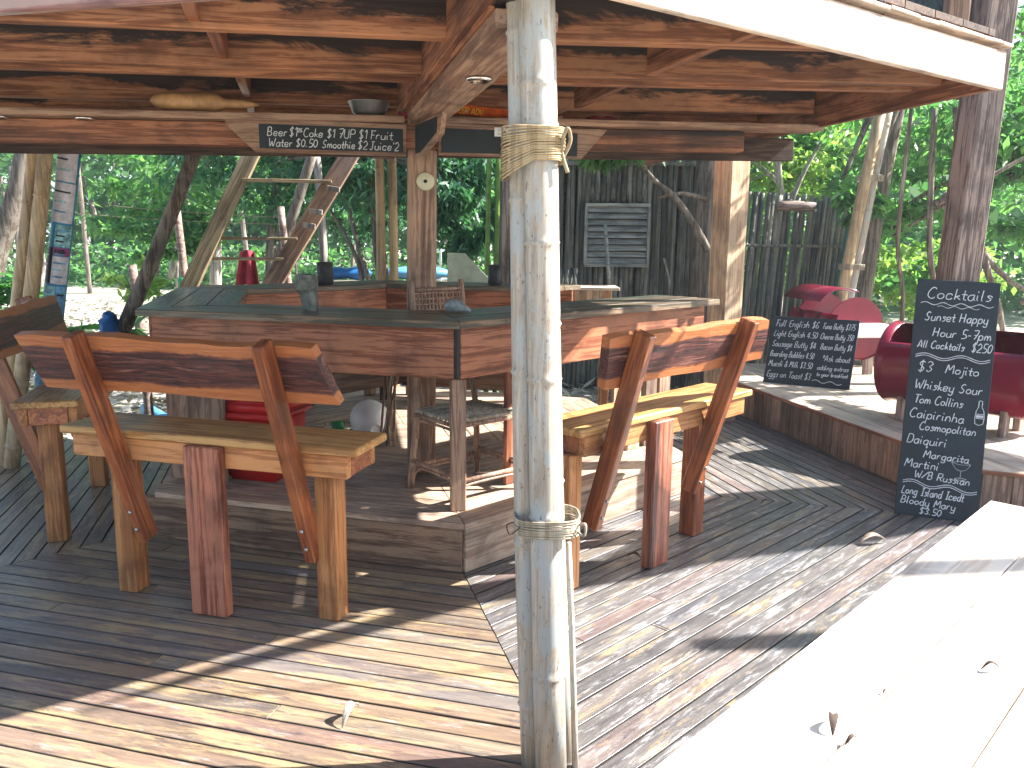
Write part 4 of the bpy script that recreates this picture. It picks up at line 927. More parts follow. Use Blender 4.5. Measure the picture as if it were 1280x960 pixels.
outl(hs, 'panel', [(.01, -.035), (.09, -.035), (.37, .03), (.385, .10), (.01, .10)], -.003, 'chalkboard', FM3 @ T((0, 0, .0005)))
outl(hs, 'panel', [(.01, -.035), (.09, -.035), (.37, .03), (.385, .10), (.01, .10)], .003, 'chalkboard', FM3 @ T((0, 0, -.0225)))
og = thing('beer_sign', 'small orange painted beer plaque standing on the roof shelf behind the bamboo bundle', 'sign', (-.1, 4.5, 2.2)); q0 = cp(.36, .03); FM4 = slabframe((q0.x, q0.y - .03, cz(q0.x) + .022), (b1.x - b0.x, b1.y - b0.y, .02), (0, .35, 1))
outl(og, 'plaque', [(-.21, .012), (.2, .0), (.2, .06), (-.12, .062), (-.19, .045)], .012, 'orange', FM4)
vs, fs = write([('BEER ADV', -.165, .014, .032, .0, .74)], .006); chalk(og, FM4, vs, fs, 'yellow', 'lettering')

# ================================================================ DRUM SEATS ON THE STEP
def drum(label, cx, cy, cz_, az, o0, o1, LH=.44, flap=False):
    t = thing('drum_seat', label, 'drum seat', (cx, cy, .3)); CUR[0] = T((cx, cy, cz_)) @ Matrix.Rotation(R(90 - az), 4, 'Z')   # local x along the axis
    r, Lh, n = .29, LH, 40; vs, fs = [], []
    xs = [(-Lh, .004), (-Lh + .012, .012), (-Lh + .03, 0), (-Lh + .07, 0), (-.16, 0), (-.15, .009), (-.14, 0), (.14, 0), (.15, .009), (.16, 0), (Lh - .07, 0), (Lh - .03, 0), (Lh - .012, .012), (Lh, .004)]
    for lay, th in ((0, 0), (1, -.006)):
        for (x, dr) in xs:
            for k in range(n): a = 2 * math.pi * k / n; vs.append((x, -(r + dr + th) * math.cos(a), (r + dr + th) * math.sin(a)))
    NN_ = len(xs) * n
    def open_(i, k):
        a = (k + .5) * 360 / n; return (flap or 3 <= i < len(xs) - 4) and o0 < a < o1
    for i in range(len(xs) - 1):
        for k in range(n):
            if open_(i, k): continue
            a = i * n + k; b_ = i * n + (k + 1) % n; fs.append((a, b_, b_ + n, a + n)); fs.append((NN_ + a, NN_ + a + n, NN_ + b_ + n, NN_ + b_))
            for (ii, kk, e0, e1) in ((i, (k + 1) % n, b_, b_ + n), (i, (k - 1) % n, a + n, a), (i - 1, k, a, b_), (i + 1, k, b_ + n, a + n)):
                if 0 <= ii < len(xs) - 1 and open_(ii, kk): fs.append((e0, NN_ + e0, NN_ + e1, e1))
    link('shell', mesh('shell', vs, fs, True), 'drum', t, Matrix.Identity(4))
    for s in (-1, 1): lathe('end_disc', [(r - .002, -.002), (r - .002, .006), (.001, .006)], 'drum', t, T((s * (Lh - (.13 if flap else .022)), 0, 0)) @ Matrix.Rotation(s * math.pi / 2, 4, 'Y'), n, False)
    if flap:
        for s in (-1, 1):
            pts = [((r - .004) * math.cos(R(a)), (r - .004) * math.sin(R(a))) for a in range(180, 361, 10)]; outl(t, 'lower_end', pts if s < 0 else [(-p_, q_) for p_, q_ in pts], .006, 'drum', T((s * (Lh - .01), 0, -.09)) @ Matrix(((0, 0, s, 0), (-s, 0, 0, 0), (0, 1, 0, 0), (0, 0, 0, 1))) @ Matrix.Diagonal((1, .72, 1, 1)))
    if flap:
        vs, fs = [], []; q = 14
        for lay in (0, .006):
            for i in range(q + 1):
                a = R(62 + 82 * i / q)
                for x in (-.36, .36): vs.append((x, -(r + .012 + lay) * math.cos(a) + .16, (r + .012 + lay) * math.sin(a) + .07))
        w_ = 2 * (q + 1)
        for i in range(q): a = 2 * i; fs += [(a, a + 1, a + 3, a + 2), (w_ + a, w_ + a + 2, w_ + a + 3, w_ + a + 1)]
        for i in range(q): a = 2 * i; fs += [(a, a + 2, w_ + a + 2, w_ + a), (a + 1, w_ + a + 1, w_ + a + 3, a + 3)]
        fs += [(0, w_, w_ + 1, 1), (2 * q, 2 * q + 1, w_ + 2 * q + 1, w_ + 2 * q)]
        link('raised_lid', mesh('raised_lid', vs, fs, True), 'drum', t, Matrix.Identity(4))
        boxobj('seat_board', (.875, .56, .13), T((0, .0, -.025)), 'white', t, .012)
    CUR[0] = T((cx, cy, 0)) @ Matrix.Rotation(R(90 - az), 4, 'Z')
    for s in (-1, 1):
        for yy in (-.14, .14):
            zt_ = cz_ - math.sqrt(r * r - .14 * .14) + .02
            beam('foot_block', (s * .34, yy * 1.05, .301), (s * .34, yy * .98, zt_ + .05), .045, .09, 'postgrey', t, upv=(0, 1, 0))
    CUR[0] = Matrix.Identity(4); return t
drum('crimson oil drum cut open as a seat, lying behind the cocktails board', 3.17, 5.78, .70, 138, 35, 92, .50)
drum('crimson oil drum seat with raised curved lid, farther back behind the breakfast board', 3.24, 8.27, .755, -9, 5, 150, flap=True)

# ================================================================ TABLE IN THE FOREGROUND
tb = thing('long_table', 'long pale sunlit plank table cutting across the lower right corner', 'table', (1.3, 1.4, 0))
td = hd(43.5); E0 = Vector((1.575, 2.635, 0))      # far left corner of the top
tnn = Vector((math.sin(R(133.5)), math.cos(R(133.5)), 0))
for i, (o0, o1) in enumerate(((0, .193), (.196, .372), (.375, .57), (.573, .77))):
    L = 3.3; end = 0
    P = [E0 + tnn * o0 + td * .02, E0 + tnn * o1 + td * (.02 if i < 2 else -.05), E0 + tnn * o1 - td * L, E0 + tnn * o0 - td * L]
    prism('top_board', [(p_.x, p_.y) for p_ in P], .718, .75 + (-.001, .0005, 0, -.0008)[i], 43.5, 'table', tb, .004)
for o in (.06, .72): a = E0 + tnn * o - td * .3; b = a - td * 2.7; beam('rail', (a.x, a.y, .67), (b.x, b.y, .67), .04, .09, 'leg', tb)
for o in (.08, .70):
    for s in (.35, 2.9): p_ = E0 + tnn * o - td * s; beam('leg', (p_.x, p_.y, .001), (p_.x, p_.y, .716), .08, .08, 'leg', tb)
tbn = thing('table_bench', 'low tan plank bench along the far side of the long table', 'bench', (2.0, 1.4, 0))
for o in (.98, 1.13): a = E0 + tnn * o + td * .1; b = a - td * 2.6; beam('seat_board', (a.x, a.y, .43), (b.x, b.y, .43), .145, .035, 'seat', tbn)
for s in (.2, 2.2): p_ = E0 + tnn * 1.055 - td * s; beam('leg', (p_.x, p_.y, .001), (p_.x, p_.y, .412), .25, .06, 'leg', tbn)
# dry leaves on the table and deck
def curl_leaf(x, y, z, az, s, lab, mat='dry', curl=1.0):
    vs, fs = [], []; n = 7
    for i in range(n + 1):
        f = i / n; wd = .30 * math.sin(math.pi * min(1, f * .92 + .05)) * s; zz_ = curl * s * .35 * math.sin(f * math.pi * .9) ; xx = (f - .5) * s
        for k in (-1, 0, 1): vs.append((xx, k * wd * .5, zz_ + abs(k) * wd * .35 + .001))
    for i in range(n):
        for k in range(2): a = 3 * i + k; fs.append((a, a + 1, a + 4, a + 3))
    me = mesh('dry_leaf', vs, fs, True); o = link('dry_leaf', me, mat, None, T((x, y, z)) @ Matrix.Rotation(R(90 - az), 4, 'Z')); md = o.modifiers.new('s', 'SOLIDIFY'); md.thickness = .0012
    tag(o, lab, 'leaf')
curl_leaf(.57, 1.335, .751, 20, .055, 'dark curled dry leaf on the table nearest the lower edge'); curl_leaf(.585, 1.29, .751, 60, .03, 'small crumpled leaf scrap just below the dark curled leaf on the table')
curl_leaf(.96, 1.534, .751, 100, .035, 'ring-curled dry leaf on the right half of the table', curl=1.4)
curl_leaf(.712, 1.45, .751, 45, .015, 'tiny dark leaf fragment on the first seam of the table')
curl_leaf(-.525, 2.53, .003, 20, .11, 'pale curled leaf strip on the sunlit deck left of the bamboo bundle', 'stepw', 1.2)
curl_leaf(1.92, 4.2, .003, 80, .16, 'folded pale dry leaf on the deck in front of the cocktails board', 'stepw', .7)
curl_leaf(.62, 3.95, .003, 120, .08, 'thin dark curled leaf on the deck under the right-hand bench')
curl_leaf(1.55, 4.86, .003, 80, .06, 'small dark leaf on the deck seam near the raised step')
# ================================================================ LADDER, POLES, FENCE
lad = thing('ladder', 'steep rustic open-tread ladder rising behind the bar to the loft', 'ladder', (-2.7, 8.0, -.25))
beam('stringer', (-3.38, 7.7, .35), (-2.40, 8.0, 2.40), .05, .15, 'ladder', lad, upv=(1, 0, 0)); beam('stringer', (-2.70, 7.9, .45), (-1.50, 8.15, 2.42), .05, .17, 'post', lad, upv=(1, 0, 0))
for k, (ax_, z, bx_) in enumerate(((-2.52, 2.07, -1.72), (-2.66, 1.80, -1.9), (-2.80, 1.535, -2.06), (-2.88, 1.345, -2.15), (-3.0, 1.08, -2.3), (-3.12, .82, -2.45))):
    if k == 1: continue
    beam('tread', (ax_, 7.93, z), (bx_, 8.06, z), .13, .028, 'ladder', lad)
for (z, x) in ((2.0, -1.66), (1.79, -1.83), (1.66, -1.9)): boxobj('bracket', (.12, .03, .05), T((x - .03, 7.98, z)) @ Matrix.Rotation(R(8), 4, 'Y'), 'barkpale', lad)
def pole(label, a, b, r, mat, name='pole'):
    o = tube(name, [a, tuple((Vector(a) + Vector(b)) / 2 + Vector((.02, 0, .0))), b], [r * 1.1, r, r * .9], mat, None, 10, 4); return tag(o, label, 'pole')
pole('dark leaning pole with a blue bag at its foot left of the bar', (-3.30, 6.5, .35), (-2.36, 6.6, 2.40), .055, 'bark')
pole('dark slanting pole crossing behind the ladder, a red cloth on it', (-2.95, 9.0, .2), (-2.02, 8.7, 2.45), .055, 'bark')
pole('pale upright stake with green tape left of the ladder', (-3.18, 8.2, -.25), (-3.26, 8.2, 1.85), .04, 'postgrey')
pole('pale upright stake seen between the ladder stringers', (-2.28, 8.6, -.25), (-2.36, 8.6, 1.85), .04, 'postgrey')
pole('grey-green upright pole behind the top of the ladder', (-2.05, 9.2, -.25), (-2.12, 9.2, 2.5), .045, 'barkpale')
pole('short mossy stake below the dark leaning pole', (-3.30, 7.4, -.25), (-3.36, 7.4, 1.3), .04, 'postgrey')
tape = lathe('green_tape', [(.05, 0), (.052, .01), (.052, .12), (.049, .13)], 'green', None, T((-3.235, 8.2, 1.02)), 14); tag(tape, 'band of green tape wrapped round the pale stake by the ladder', 'tape')
def cloth(name, label, cat, mat, p, wd, h, az, folds=4, dep=.05, taper_=.8):
    vs, fs = [], []; nu, nv = 22, 10; u = hd(az); n = hd(az + 90)
    for j in range(nv + 1):
        g = j / nv
        for i in range(nu + 1):
            f = i / nu - .5; x = f * wd * (taper_ + (1 - taper_) * g); d = dep * math.sin(f * folds * 6.28 + g) * (.4 + .6 * g) + random.uniform(-.003, .003)
            v = u * x + n * d; vs.append((v.x, v.y, -g * h + (.03 * math.cos(f * 3.1) if j == 0 else 0) - (.03 * math.sin(f * 9) if j == nv else 0)))
    for j in range(nv):
        for i in range(nu): a = j * (nu + 1) + i; fs.append((a, a + 1, a + nu + 2, a + nu + 1))
    o = link(name, mesh(name, vs, fs, True), mat, None, T(p)); md = o.modifiers.new('s', 'SOLIDIFY'); md.thickness = .004; return tag(o, label, cat)
cloth('red_cloth', 'dark red cloth hung over the dark slanting pole behind the bar', 'cloth', 'redcloth', (-2.80, 8.85, 1.38), .26, .36, 90, 2, .05, .6)
bag = ellips('blue_bag', [(-.13, .015), (-.11, .05), (-.08, .08), (-.04, .09), (.0, .075), (.03, .088), (.06, .06), (.085, .07), (.10, .045), (.12, .015)], 'bluecloth', (0, 0, 0), 0, .8, 'crumpled blue plastic bag tied round the foot of the dark leaning pole', 'bag')
bag.matrix_basis = T((-3.15, 6.48, .86)) @ Matrix.Rotation(-math.pi / 2, 4, 'Y')
pipe = tube('blue_pipe', [(-3.55, 7.9, -.1), (-3.2, 7.55, -.14), (-2.75, 7.35, -.15), (-2.4, 7.3, -.16)], .06, 'bluepipe', None, 12, 5); tag(pipe, 'pale blue plastic pipe lying on the leaf litter behind the left bench', 'pipe')
dblog = tube('stump', [(-3.0, 7.5, -.2), (-3.0, 7.5, .35)], .10, 'black', None, 14, 1); tag(dblog, 'small dark stump standing in the litter beside the blue bag', 'stump')
bp2 = thing('bamboo_post', 'slim pair of tan bamboo poles standing behind the far corner of the bar', 'post', (-1.1, 7.45, -.2))
culm('culm', (-1.18, 7.45, -.2), (-1.175, 7.45, 2.42), .045, 'bamboo', bp2, .36, 12); culm('culm', (-1.06, 7.47, -.2), (-1.07, 7.47, 2.42), .043, 'bamboo', bp2, .4, 12)
beam('bracket', (-1.22, 7.40, 2.28), (-1.03, 7.40, 2.28), .05, .10, 'postgrey', bp2)
bp3 = thing('bamboo_post', 'leaning bamboo poles tied with cord behind the drum seats on the right', 'post', (3.45, 8.95, -.2))
culm('culm', (3.36, 8.95, -.2), (3.76, 8.9, 2.95), .065, 'bamboo', bp3, .5, 14); culm('culm', (3.47, 9.02, -.2), (3.87, 8.97, 2.95), .055, 'bamboogrey', bp3, .5, 14)
for zc in (1.30, 2.22): lashing('lashing', zc, 7, .009, 3.415 + (zc + .2) * .127, 8.96, .125, .095, 0, 'wirelash', bp3, .004)
# bamboo hut wall with louvred window, and the lower fence beside it
fmesh = []
for i in range(4):
    P, Rr = culmgeo((0, 0, 0), (0, 0, 2.0), .034, .42, 8, .004, random.Random(i)); vs, fs = tubegeo(P, Rr, 8); fmesh.append(mesh('fence_culm', vs, fs, True)); fmesh[-1].materials.append(M['fence'])
def culms(par, a, b, hts, step_, skip=None, lean=0, sc=1):
    a, b = Vector((*a, 0)), Vector((*b, 0)); n = int((b - a).length / step_)
    for i in range(n):
        p = a.lerp(b, (i + .5) / n) + Vector((0, random.uniform(-.012, .012), 0)); h = hts(i / n) + random.uniform(-.04, .04)
        for (z0, z1) in (skip(p, h) if skip else [(-.25, h)]):
            if z1 - z0 < .05: continue
            link('culm', random.choice(fmesh), None, par, T((p.x, p.y, z0)) @ Matrix.Rotation(R(lean + random.uniform(-.6, .6)), 4, 'Y') @ Matrix.Diagonal((sc, sc, (z1 - z0) / 2.0, 1)))
hut = thing('bamboo_hut_wall', 'tall dark bamboo hut wall with a louvred window beyond the bar', 'hut wall', (1.0, 10.0, -.25))
culms(hut, (-.25, 10.1), (2.66, 10.0), lambda f: 2.62, .060, lambda p, h: [(-.25, 1.28), (1.93, h)] if .86 < p.x < 1.58 else [(-.25, h)])
beam('wall_rail', (-.2, 9.99, 2.42), (2.5, 9.92, 2.42), .05, .045, 'fence', hut); beam('wall_rail', (-.2, 10.02, .9), (.8, 10.0, .9), .04, .05, 'fence', hut)
for a, b in (((.84, 9.96, 1.25), (1.60, 9.96, 1.25)), ((.84, 9.96, 1.95), (1.60, 9.96, 1.95))): beam('window_frame', a, b, .05, .04, 'slat', hut)
for x in (.85, 1.59): beam('window_frame', (x, 9.96, 1.27), (x, 9.96, 1.93), .05, .035, 'slat', hut, upv=(1, 0, 0))
for i in range(9): boxobj('louvre_slat', (.70, .012, .075), T((1.22, 9.97, 1.305 + i * .074)) @ Matrix.Rotation(R(-38), 4, 'X'), 'slat', hut)
beam('wall_mat', (-.2, 10.14, 1.1), (2.64, 10.05, 1.1), .01, 2.7, 'ceil', hut)
beam('window_backing', (.86, 10.02, 1.6), (1.58, 10.02, 1.6), .01, .66, 'black', hut)
cn = thing('bamboo_fence', 'lower grey bamboo fence leaning slightly, right of the hut', 'fence', (3.2, 10.0, -.25))
culms(cn, (2.62, 9.9), (4.05, 10.15), lambda f: 2.10 - .06 * f, .058, lean=2.2)
beam('fence_rail', (2.6, 9.82, 1.5), (4.0, 10.05, 1.5), .035, .035, 'fence', cn)
lg = tube('hung_log', [(3.02, 9.80, 1.95), (3.25, 9.80, 1.955), (3.47, 9.82, 1.945)], [.055, .062, .055], 'postdark', None, 10, 2); tag(lg, 'short weathered log hung near the top of the bamboo fence', 'log')
st2 = tube('broom_handle', [(1.12, 9.6, .9), (1.06, 9.8, 1.72)], .02, 'slat', None, 8, 1); tag(st2, 'grey stick leaning upright against the louvred window', 'stick')
hk = tube('hose', [(1.70, 9.5, 1.35), (1.74, 9.5, 1.22), (1.78, 9.5, 1.05), (1.79, 9.5, .75)], .014, 'barkpale', None, 8, 4); tag(hk, 'pale crooked hose hanging on the hut wall beside the trunk', 'hose')
gn = cloth('green_net', 'faded green net hanging from the trunk beside the bamboo fence', 'net', 'palegreen', (3.78, 9.5, 1.85), .34, 1.2, 90, 3, .04, .25)
pb_ = thing('board_panel', 'pale green leaning board propped behind the far counter', 'board', (-.35, 7.9, .9)); outl(pb_, 'sheet', [(0, 0), (.40, 0), (.40, .12), (.16, .36), (0, .36)], .02, 'board', T((-.62, 7.9, 1.06)) @ Matrix.Rotation(math.pi / 2, 4, 'X'))
pr = thing('loose_plank', 'dark plank behind the pale green board on the far side of the bar', 'plank', (-.5, 7.85, 1.1)); beam('board', (-.75, 7.8, 1.08), (.0, 7.8, 1.08), .04, .06, 'legred', pr)
for k, (x, lab) in enumerate(((-.30, 'green bamboo pole at the hut corner, the left one'), (-.20, 'green bamboo pole at the hut corner, the right one'))):
    o = culm('green_bamboo', (x, 9.4, -.25), (x + .02, 9.4, 2.6), .03, 'leafpole', None, .4, 8); tag(o, lab, 'bamboo')
for k, (a, b, lab) in enumerate((((-8, 12, 2.2), (-2.2, 11, 1.75), 'upper thin pale wire strung among the trees left of the ladder'), ((-8, 12.1, 2.0), (-2.2, 11, 1.68), 'lower thin pale wire strung among the trees left of the ladder'))):
    o = tube('wire', [a, tuple(Vector(a).lerp(Vector(b), .5) + Vector((0, 0, -.08))), b], .004, 'rope', None, 5, 6); tag(o, lab, 'wire')
# parked scooters under blue covers far behind the bar, white gate
for (x, y, s, lab) in ((-2.62, 13, .42, 'blue covered bundle far behind the bar, the left one beside the ladder'), (-1.55, 13.3, .55, 'pale blue covered bundle far behind the bar, right of the dark trunks')):
    o = ellips('covered_bundle', [(-s, .03), (-s * .8, .12), (-s * .3, .17), (.1 * s, .13), (.5 * s, .19), (.9 * s, .1), (s, .03)], 'bluecloth' if x < -2 else 'bluepipe', (x, y, .98), 80, .6, lab, 'bundle')
tb2 = thing('trestle', 'rough table of poles carrying the blue bundles behind the trees', 'table', (-2, 13.1, -.25))
for x in (-3, -2.1, -1.1): beam('leg', (x, 13.1, -.25), (x, 13.1, .8), .07, .07, 'bark', tb2)
beam('top_board', (-3.1, 13.1, .82), (-.9, 13.25, .82), .8, .05, 'bark', tb2)
gt = thing('white_gate', 'thin white gate frame glimpsed behind the bar post', 'gate', (-1.2, 15, -.2))
for x in (-1.75, -1.3, -.85): beam('upright', (x, 15, -.2), (x, 15, 1.35), .035, .035, 'white', gt)
for z in (1.3, .8, .3): beam('rail', (-1.75, 15.03, z), (-.85, 15.03, z), .03, .035, 'white', gt)

# ================================================================ VEGETATION
def leaves(name, C, Rad, n, size, mat, par, aspect=.38, clumps=None, droop=.5, seed=1, flat=False, kind=None, hollow=0):
    g = np.random.default_rng(seed); C = np.array(C, float); Rad = np.array(Rad, float)
    nc = clumps or max(8, n // 110)
    d = g.normal(size=(nc, 3)); d /= np.linalg.norm(d, axis=1)[:, None]; rr = g.uniform(hollow, 1, nc) ** (1 / 2.2)
    cc = d * rr[:, None]; sz = g.uniform(.10, .26, nc); k = g.integers(0, nc, n)
    off = g.normal(size=(n, 3)) * sz[k][:, None] * .62; off[:, 2] *= .6
    P = (cc[k] + off) * Rad
    # leaf frames
    ax_ = g.normal(size=(n, 3)); ax_[:, 2] = ax_[:, 2] * .5 - droop; ax_ /= np.linalg.norm(ax_, axis=1)[:, None]
    b = g.normal(size=(n, 3)); b -= ax_ * (b * ax_).sum(1)[:, None]; b /= np.linalg.norm(b, axis=1)[:, None]
    s = size * g.uniform(.6, 1.35, n)[:, None]; nrm = np.cross(ax_, b)
    v = np.stack([P, P + ax_ * s * .45 + b * s * aspect * .5 + nrm * s * .06, P + ax_ * s, P + ax_ * s * .45 - b * s * aspect * .5 + nrm * s * .06], 1).reshape(-1, 3)
    me = bpy.data.meshes.new(name); me.vertices.add(4 * n); me.vertices.foreach_set('co', v.ravel().astype('f4'))
    me.loops.add(4 * n); me.loops.foreach_set('vertex_index', np.arange(4 * n, dtype='i4')); me.polygons.add(n)
    me.polygons.foreach_set('loop_start', np.arange(0, 4 * n, 4, dtype='i4')); me.polygons.foreach_set('loop_total', np.full(n, 4, dtype='i4')); me.update(); me.validate()
    o = link(name, me, mat, par, T(tuple(C))); return o
def tree(label, base, trunk, rad, crown, n, size, mat='leaf', bark='bark', limbs=(), seed=1, group=None, name='tree', **kw):
    t = thing(name, label, 'tree', base, 0, group); b = Vector(base)
    vs, fs = [], []; P = [b * 0] + [Vector(p) - b for p in trunk]; tubegeo(crom(P, 5), list(np.interp(np.linspace(0, 1, (len(P) - 1) * 5 + 1), [0, .1, 1], [rad * 1.25, rad, rad * .55])), 10, True, vs, fs)
    for L_ in limbs:
        Q = [Vector(p) - b for p in L_[1:]]; Q = crom(Q, 5); tubegeo(Q, list(np.linspace(L_[0], L_[0] * .35, len(Q))), 7, True, vs, fs)
    g = random.Random(seed); top = P[-1]
    for c in crown:        # limbs running out into each crown mass
        C_ = Vector(c[0]) - b
        for j in range(3):
            e_ = C_ + Vector([g.uniform(-.6, .6) * c[1][i] for i in range(3)]); m_ = top.lerp(e_, .5) + Vector((g.uniform(-.2, .2), g.uniform(-.2, .2), g.uniform(0, .25))); Q = crom([top, m_, e_], 5)
            tubegeo(Q, list(np.linspace(rad * .45, rad * .12, len(Q))), 6, True, vs, fs)
    link('trunk', mesh('trunk', vs, fs, True), bark, t, T(b))
    for i, c in enumerate(crown): leaves('crown', c[0], c[1], int(n * (c[2] if len(c) > 2 else 1)), size, mat, t, seed=seed * 31 + i, **kw)
    return t
# named trees near the pavilion
tree('thick grey trunk with a branch reaching left in front of the bamboo hut', (2.25, 9.45, -.25), [(2.22, 9.45, .8), (2.15, 9.45, 1.9), (2.2, 9.5, 3.2)], .235, [((.95, 8.9, 2.52), (.75, .5, .36), 1.0), ((2.3, 9.6, 4.2), (1.6, 1.3, .8), 1.2)], 1500, .16, 'leaf', 'bark',
     limbs=[(.05, (2.15, 9.3, 1.45), (1.9, 9.2, 1.8), (1.7, 9.1, 2.02), (1.45, 9.0, 2.2), (1.2, 8.9, 2.5)), (.035, (2.1, 9.3, 2.0), (1.8, 9.2, 2.05), (1.55, 9.15, 2.0))], seed=3, droop=1.1, aspect=.3)
tree('grey trunk rising between the bamboo fence and the leaning bamboo poles', (3.95, 9.6, -.25), [(3.98, 9.6, 1.0), (4.12, 9.6, 2.4), (4.35, 9.6, 4.0)], .16, [((3.8, 9.4, 2.05), (.35, .3, .35), .35), ((4.3, 9.6, 4.2), (1.8, 1.3, .9))], 1600, .15, 'leaf', 'bark', seed=5, droop=.9)
tree('dark slim trunk standing behind the fence next to the square post', (2.98, 11.5, -.25), [(3.0, 11.5, 1.5), (3.1, 11.5, 3.2)], .13, [((3.2, 12, 3.9), (1.8, 1.3, 1.0))], 1800, .16, 'leaf', 'bark', seed=6)
tree('forked pale-limbed tree seen above the bamboo fence', (3.75, 11.8, -.25), [(3.75, 11.8, 1.7), (3.68, 11.8, 2.3)], .07, [((4.1, 12.6, 3.2), (1.4, 1.2, .8)), ((3.9, 13, 2.5), (1.2, .8, .5), .7)], 2600, .13, 'leafyellow', 'barkpale', limbs=[(.05, (3.75, 11.8, 1.8), (3.95, 11.8, 2.4), (4.2, 11.8, 2.9)), (.05, (3.75, 11.8, 1.7), (3.65, 11.8, 2.5), (3.6, 11.8, 3.1))], seed=7)
tree('dark twisted double trunk standing just left of the foreground bamboo', (-.04, 9.0, -.25), [(-.02, 9.0, .9), (-.08, 9.0, 1.7), (.0, 9.0, 3.0)], .10, [((-.7, 9.8, 4.0), (1.4, 1.1, .7))], 1500, .16, 'leafteal', 'bark', limbs=[(.06, (.10, 8.95, -.25), (.02, 8.9, 1.0), (.12, 8.95, 1.9), (.08, 9, 3.0))], seed=8)
tree('dense dark teal tree with drooping leaves filling the gap left of the hut', (-1.6, 11.2, -.25), [(-1.7, 11.2, .6), (-1.8, 11.2, 1.6), (-1.9, 11.2, 2.6)], .11, [((-1.5, 11.0, 2.6), (1.5, .8, .9), 1.2), ((-.75, 10.3, 2.1), (.62, .5, .8), .9), ((-2.6, 11.6, 2.9), (1.3, .8, .8), 1.0)], 6500, .14, 'leafteal', 'bark',
     limbs=[(.06, (-1.6, 11.2, .2), (-1.95, 11.1, 1.1), (-2.2, 11.1, 2.1)), (.05, (-1.55, 11.2, .3), (-1.3, 11.1, 1.2), (-1.15, 11.0, 2.0)), (.05, (-2.2, 11.2, -.25), (-2.0, 11.1, 1.0), (-2.4, 11.1, 1.9))], seed=9, droop=1.2, aspect=.26)
tree('teal-leaved tree behind the top of the ladder', (-3.6, 12.5, -.25), [(-3.6, 12.5, 1.3), (-3.4, 12.5, 2.8)], .10, [((-3.5, 12.3, 2.7), (1.7, .9, .9)), ((-2.4, 13, 1.95), (.9, .5, .45), .35)], 6200, .14, 'leafteal', 'bark', seed=10, droop=1.0, aspect=.28)
tree('bright green tree spreading behind the dark leaning pole', (-5.2, 14.5, -.25), [(-5.1, 14.5, 1.6), (-4.9, 14.5, 3.0)], .11, [((-5.1, 14.2, 2.9), (2.0, 1.2, 1.1)), ((-6.2, 15, 1.9), (1.4, .8, .6), .5)], 5200, .16, 'leaf', 'barkpale', limbs=[(.06, (-5.9, 14.4, .8), (-5.5, 14.3, 2.0), (-5.2, 14.3, 3.1))], seed=11)
tree('small rounded bush-like tree left of the dark leaning pole', (-5.1, 12.0, -.25), [(-5.1, 12.0, .9), (-5.05, 12.0, 1.5)], .035, [((-5.0, 12.0, 1.62), (.85, .6, .42))], 3600, .11, 'leaf', 'bark', seed=12, droop=.3, limbs=[(.02, (-4.7, 12, -.25), (-4.75, 12, .9), (-4.8, 12, 1.5))])
tree('young pale-leaved sapling in the clearing behind the poster pole', (-5.0, 11.0, -.25), [(-5.0, 11, .8)], .02, [((-5.0, 11.0, .95), (.35, .3, .32))], 420, .12, 'leafyellow', 'bark', seed=13, name='sapling', droop=.0)
tree('low fern-like plant with arching leaves just behind the left benches', (-3.75, 7.2, -.25), [(-3.75, 7.2, .3)], .02, [((-3.65, 7.1, .62), (.50, .4, .26))], 420, .22, 'leaf', 'bark', seed=14, name='fern', droop=.5, aspect=.25)
tree('low leafy plant at the left edge beside the bamboo pair', (-5.3, 8.2, -.25), [(-5.3, 8.2, .5)], .02, [((-5.3, 8.2, .85), (.6, .4, .3))], 600, .18, 'leaf', 'bark', seed=15, name='shrub', droop=.4)
tree('leaning grey trunk at the far left edge behind the bamboo pair', (-5.6, 8.6, -.25), [(-5.35, 8.6, 1.2), (-5.0, 8.6, 2.0), (-4.7, 8.6, 3.2)], .14, [((-4.9, 9.2, 3.7), (1.5, 1.0, .7))], 1500, .15, 'leaf', 'bark', seed=16)
tree('sunlit whitish trunk between the left edge and the bamboo pair', (-5.35, 9.6, -.25), [(-5.42, 9.6, 1.0), (-5.5, 9.6, 2.1), (-5.4, 9.6, 3.3)], .10, [((-5.8, 10, 3.7), (1.4, .9, .7))], 1400, .15, 'leaf', 'barkpale', seed=17)
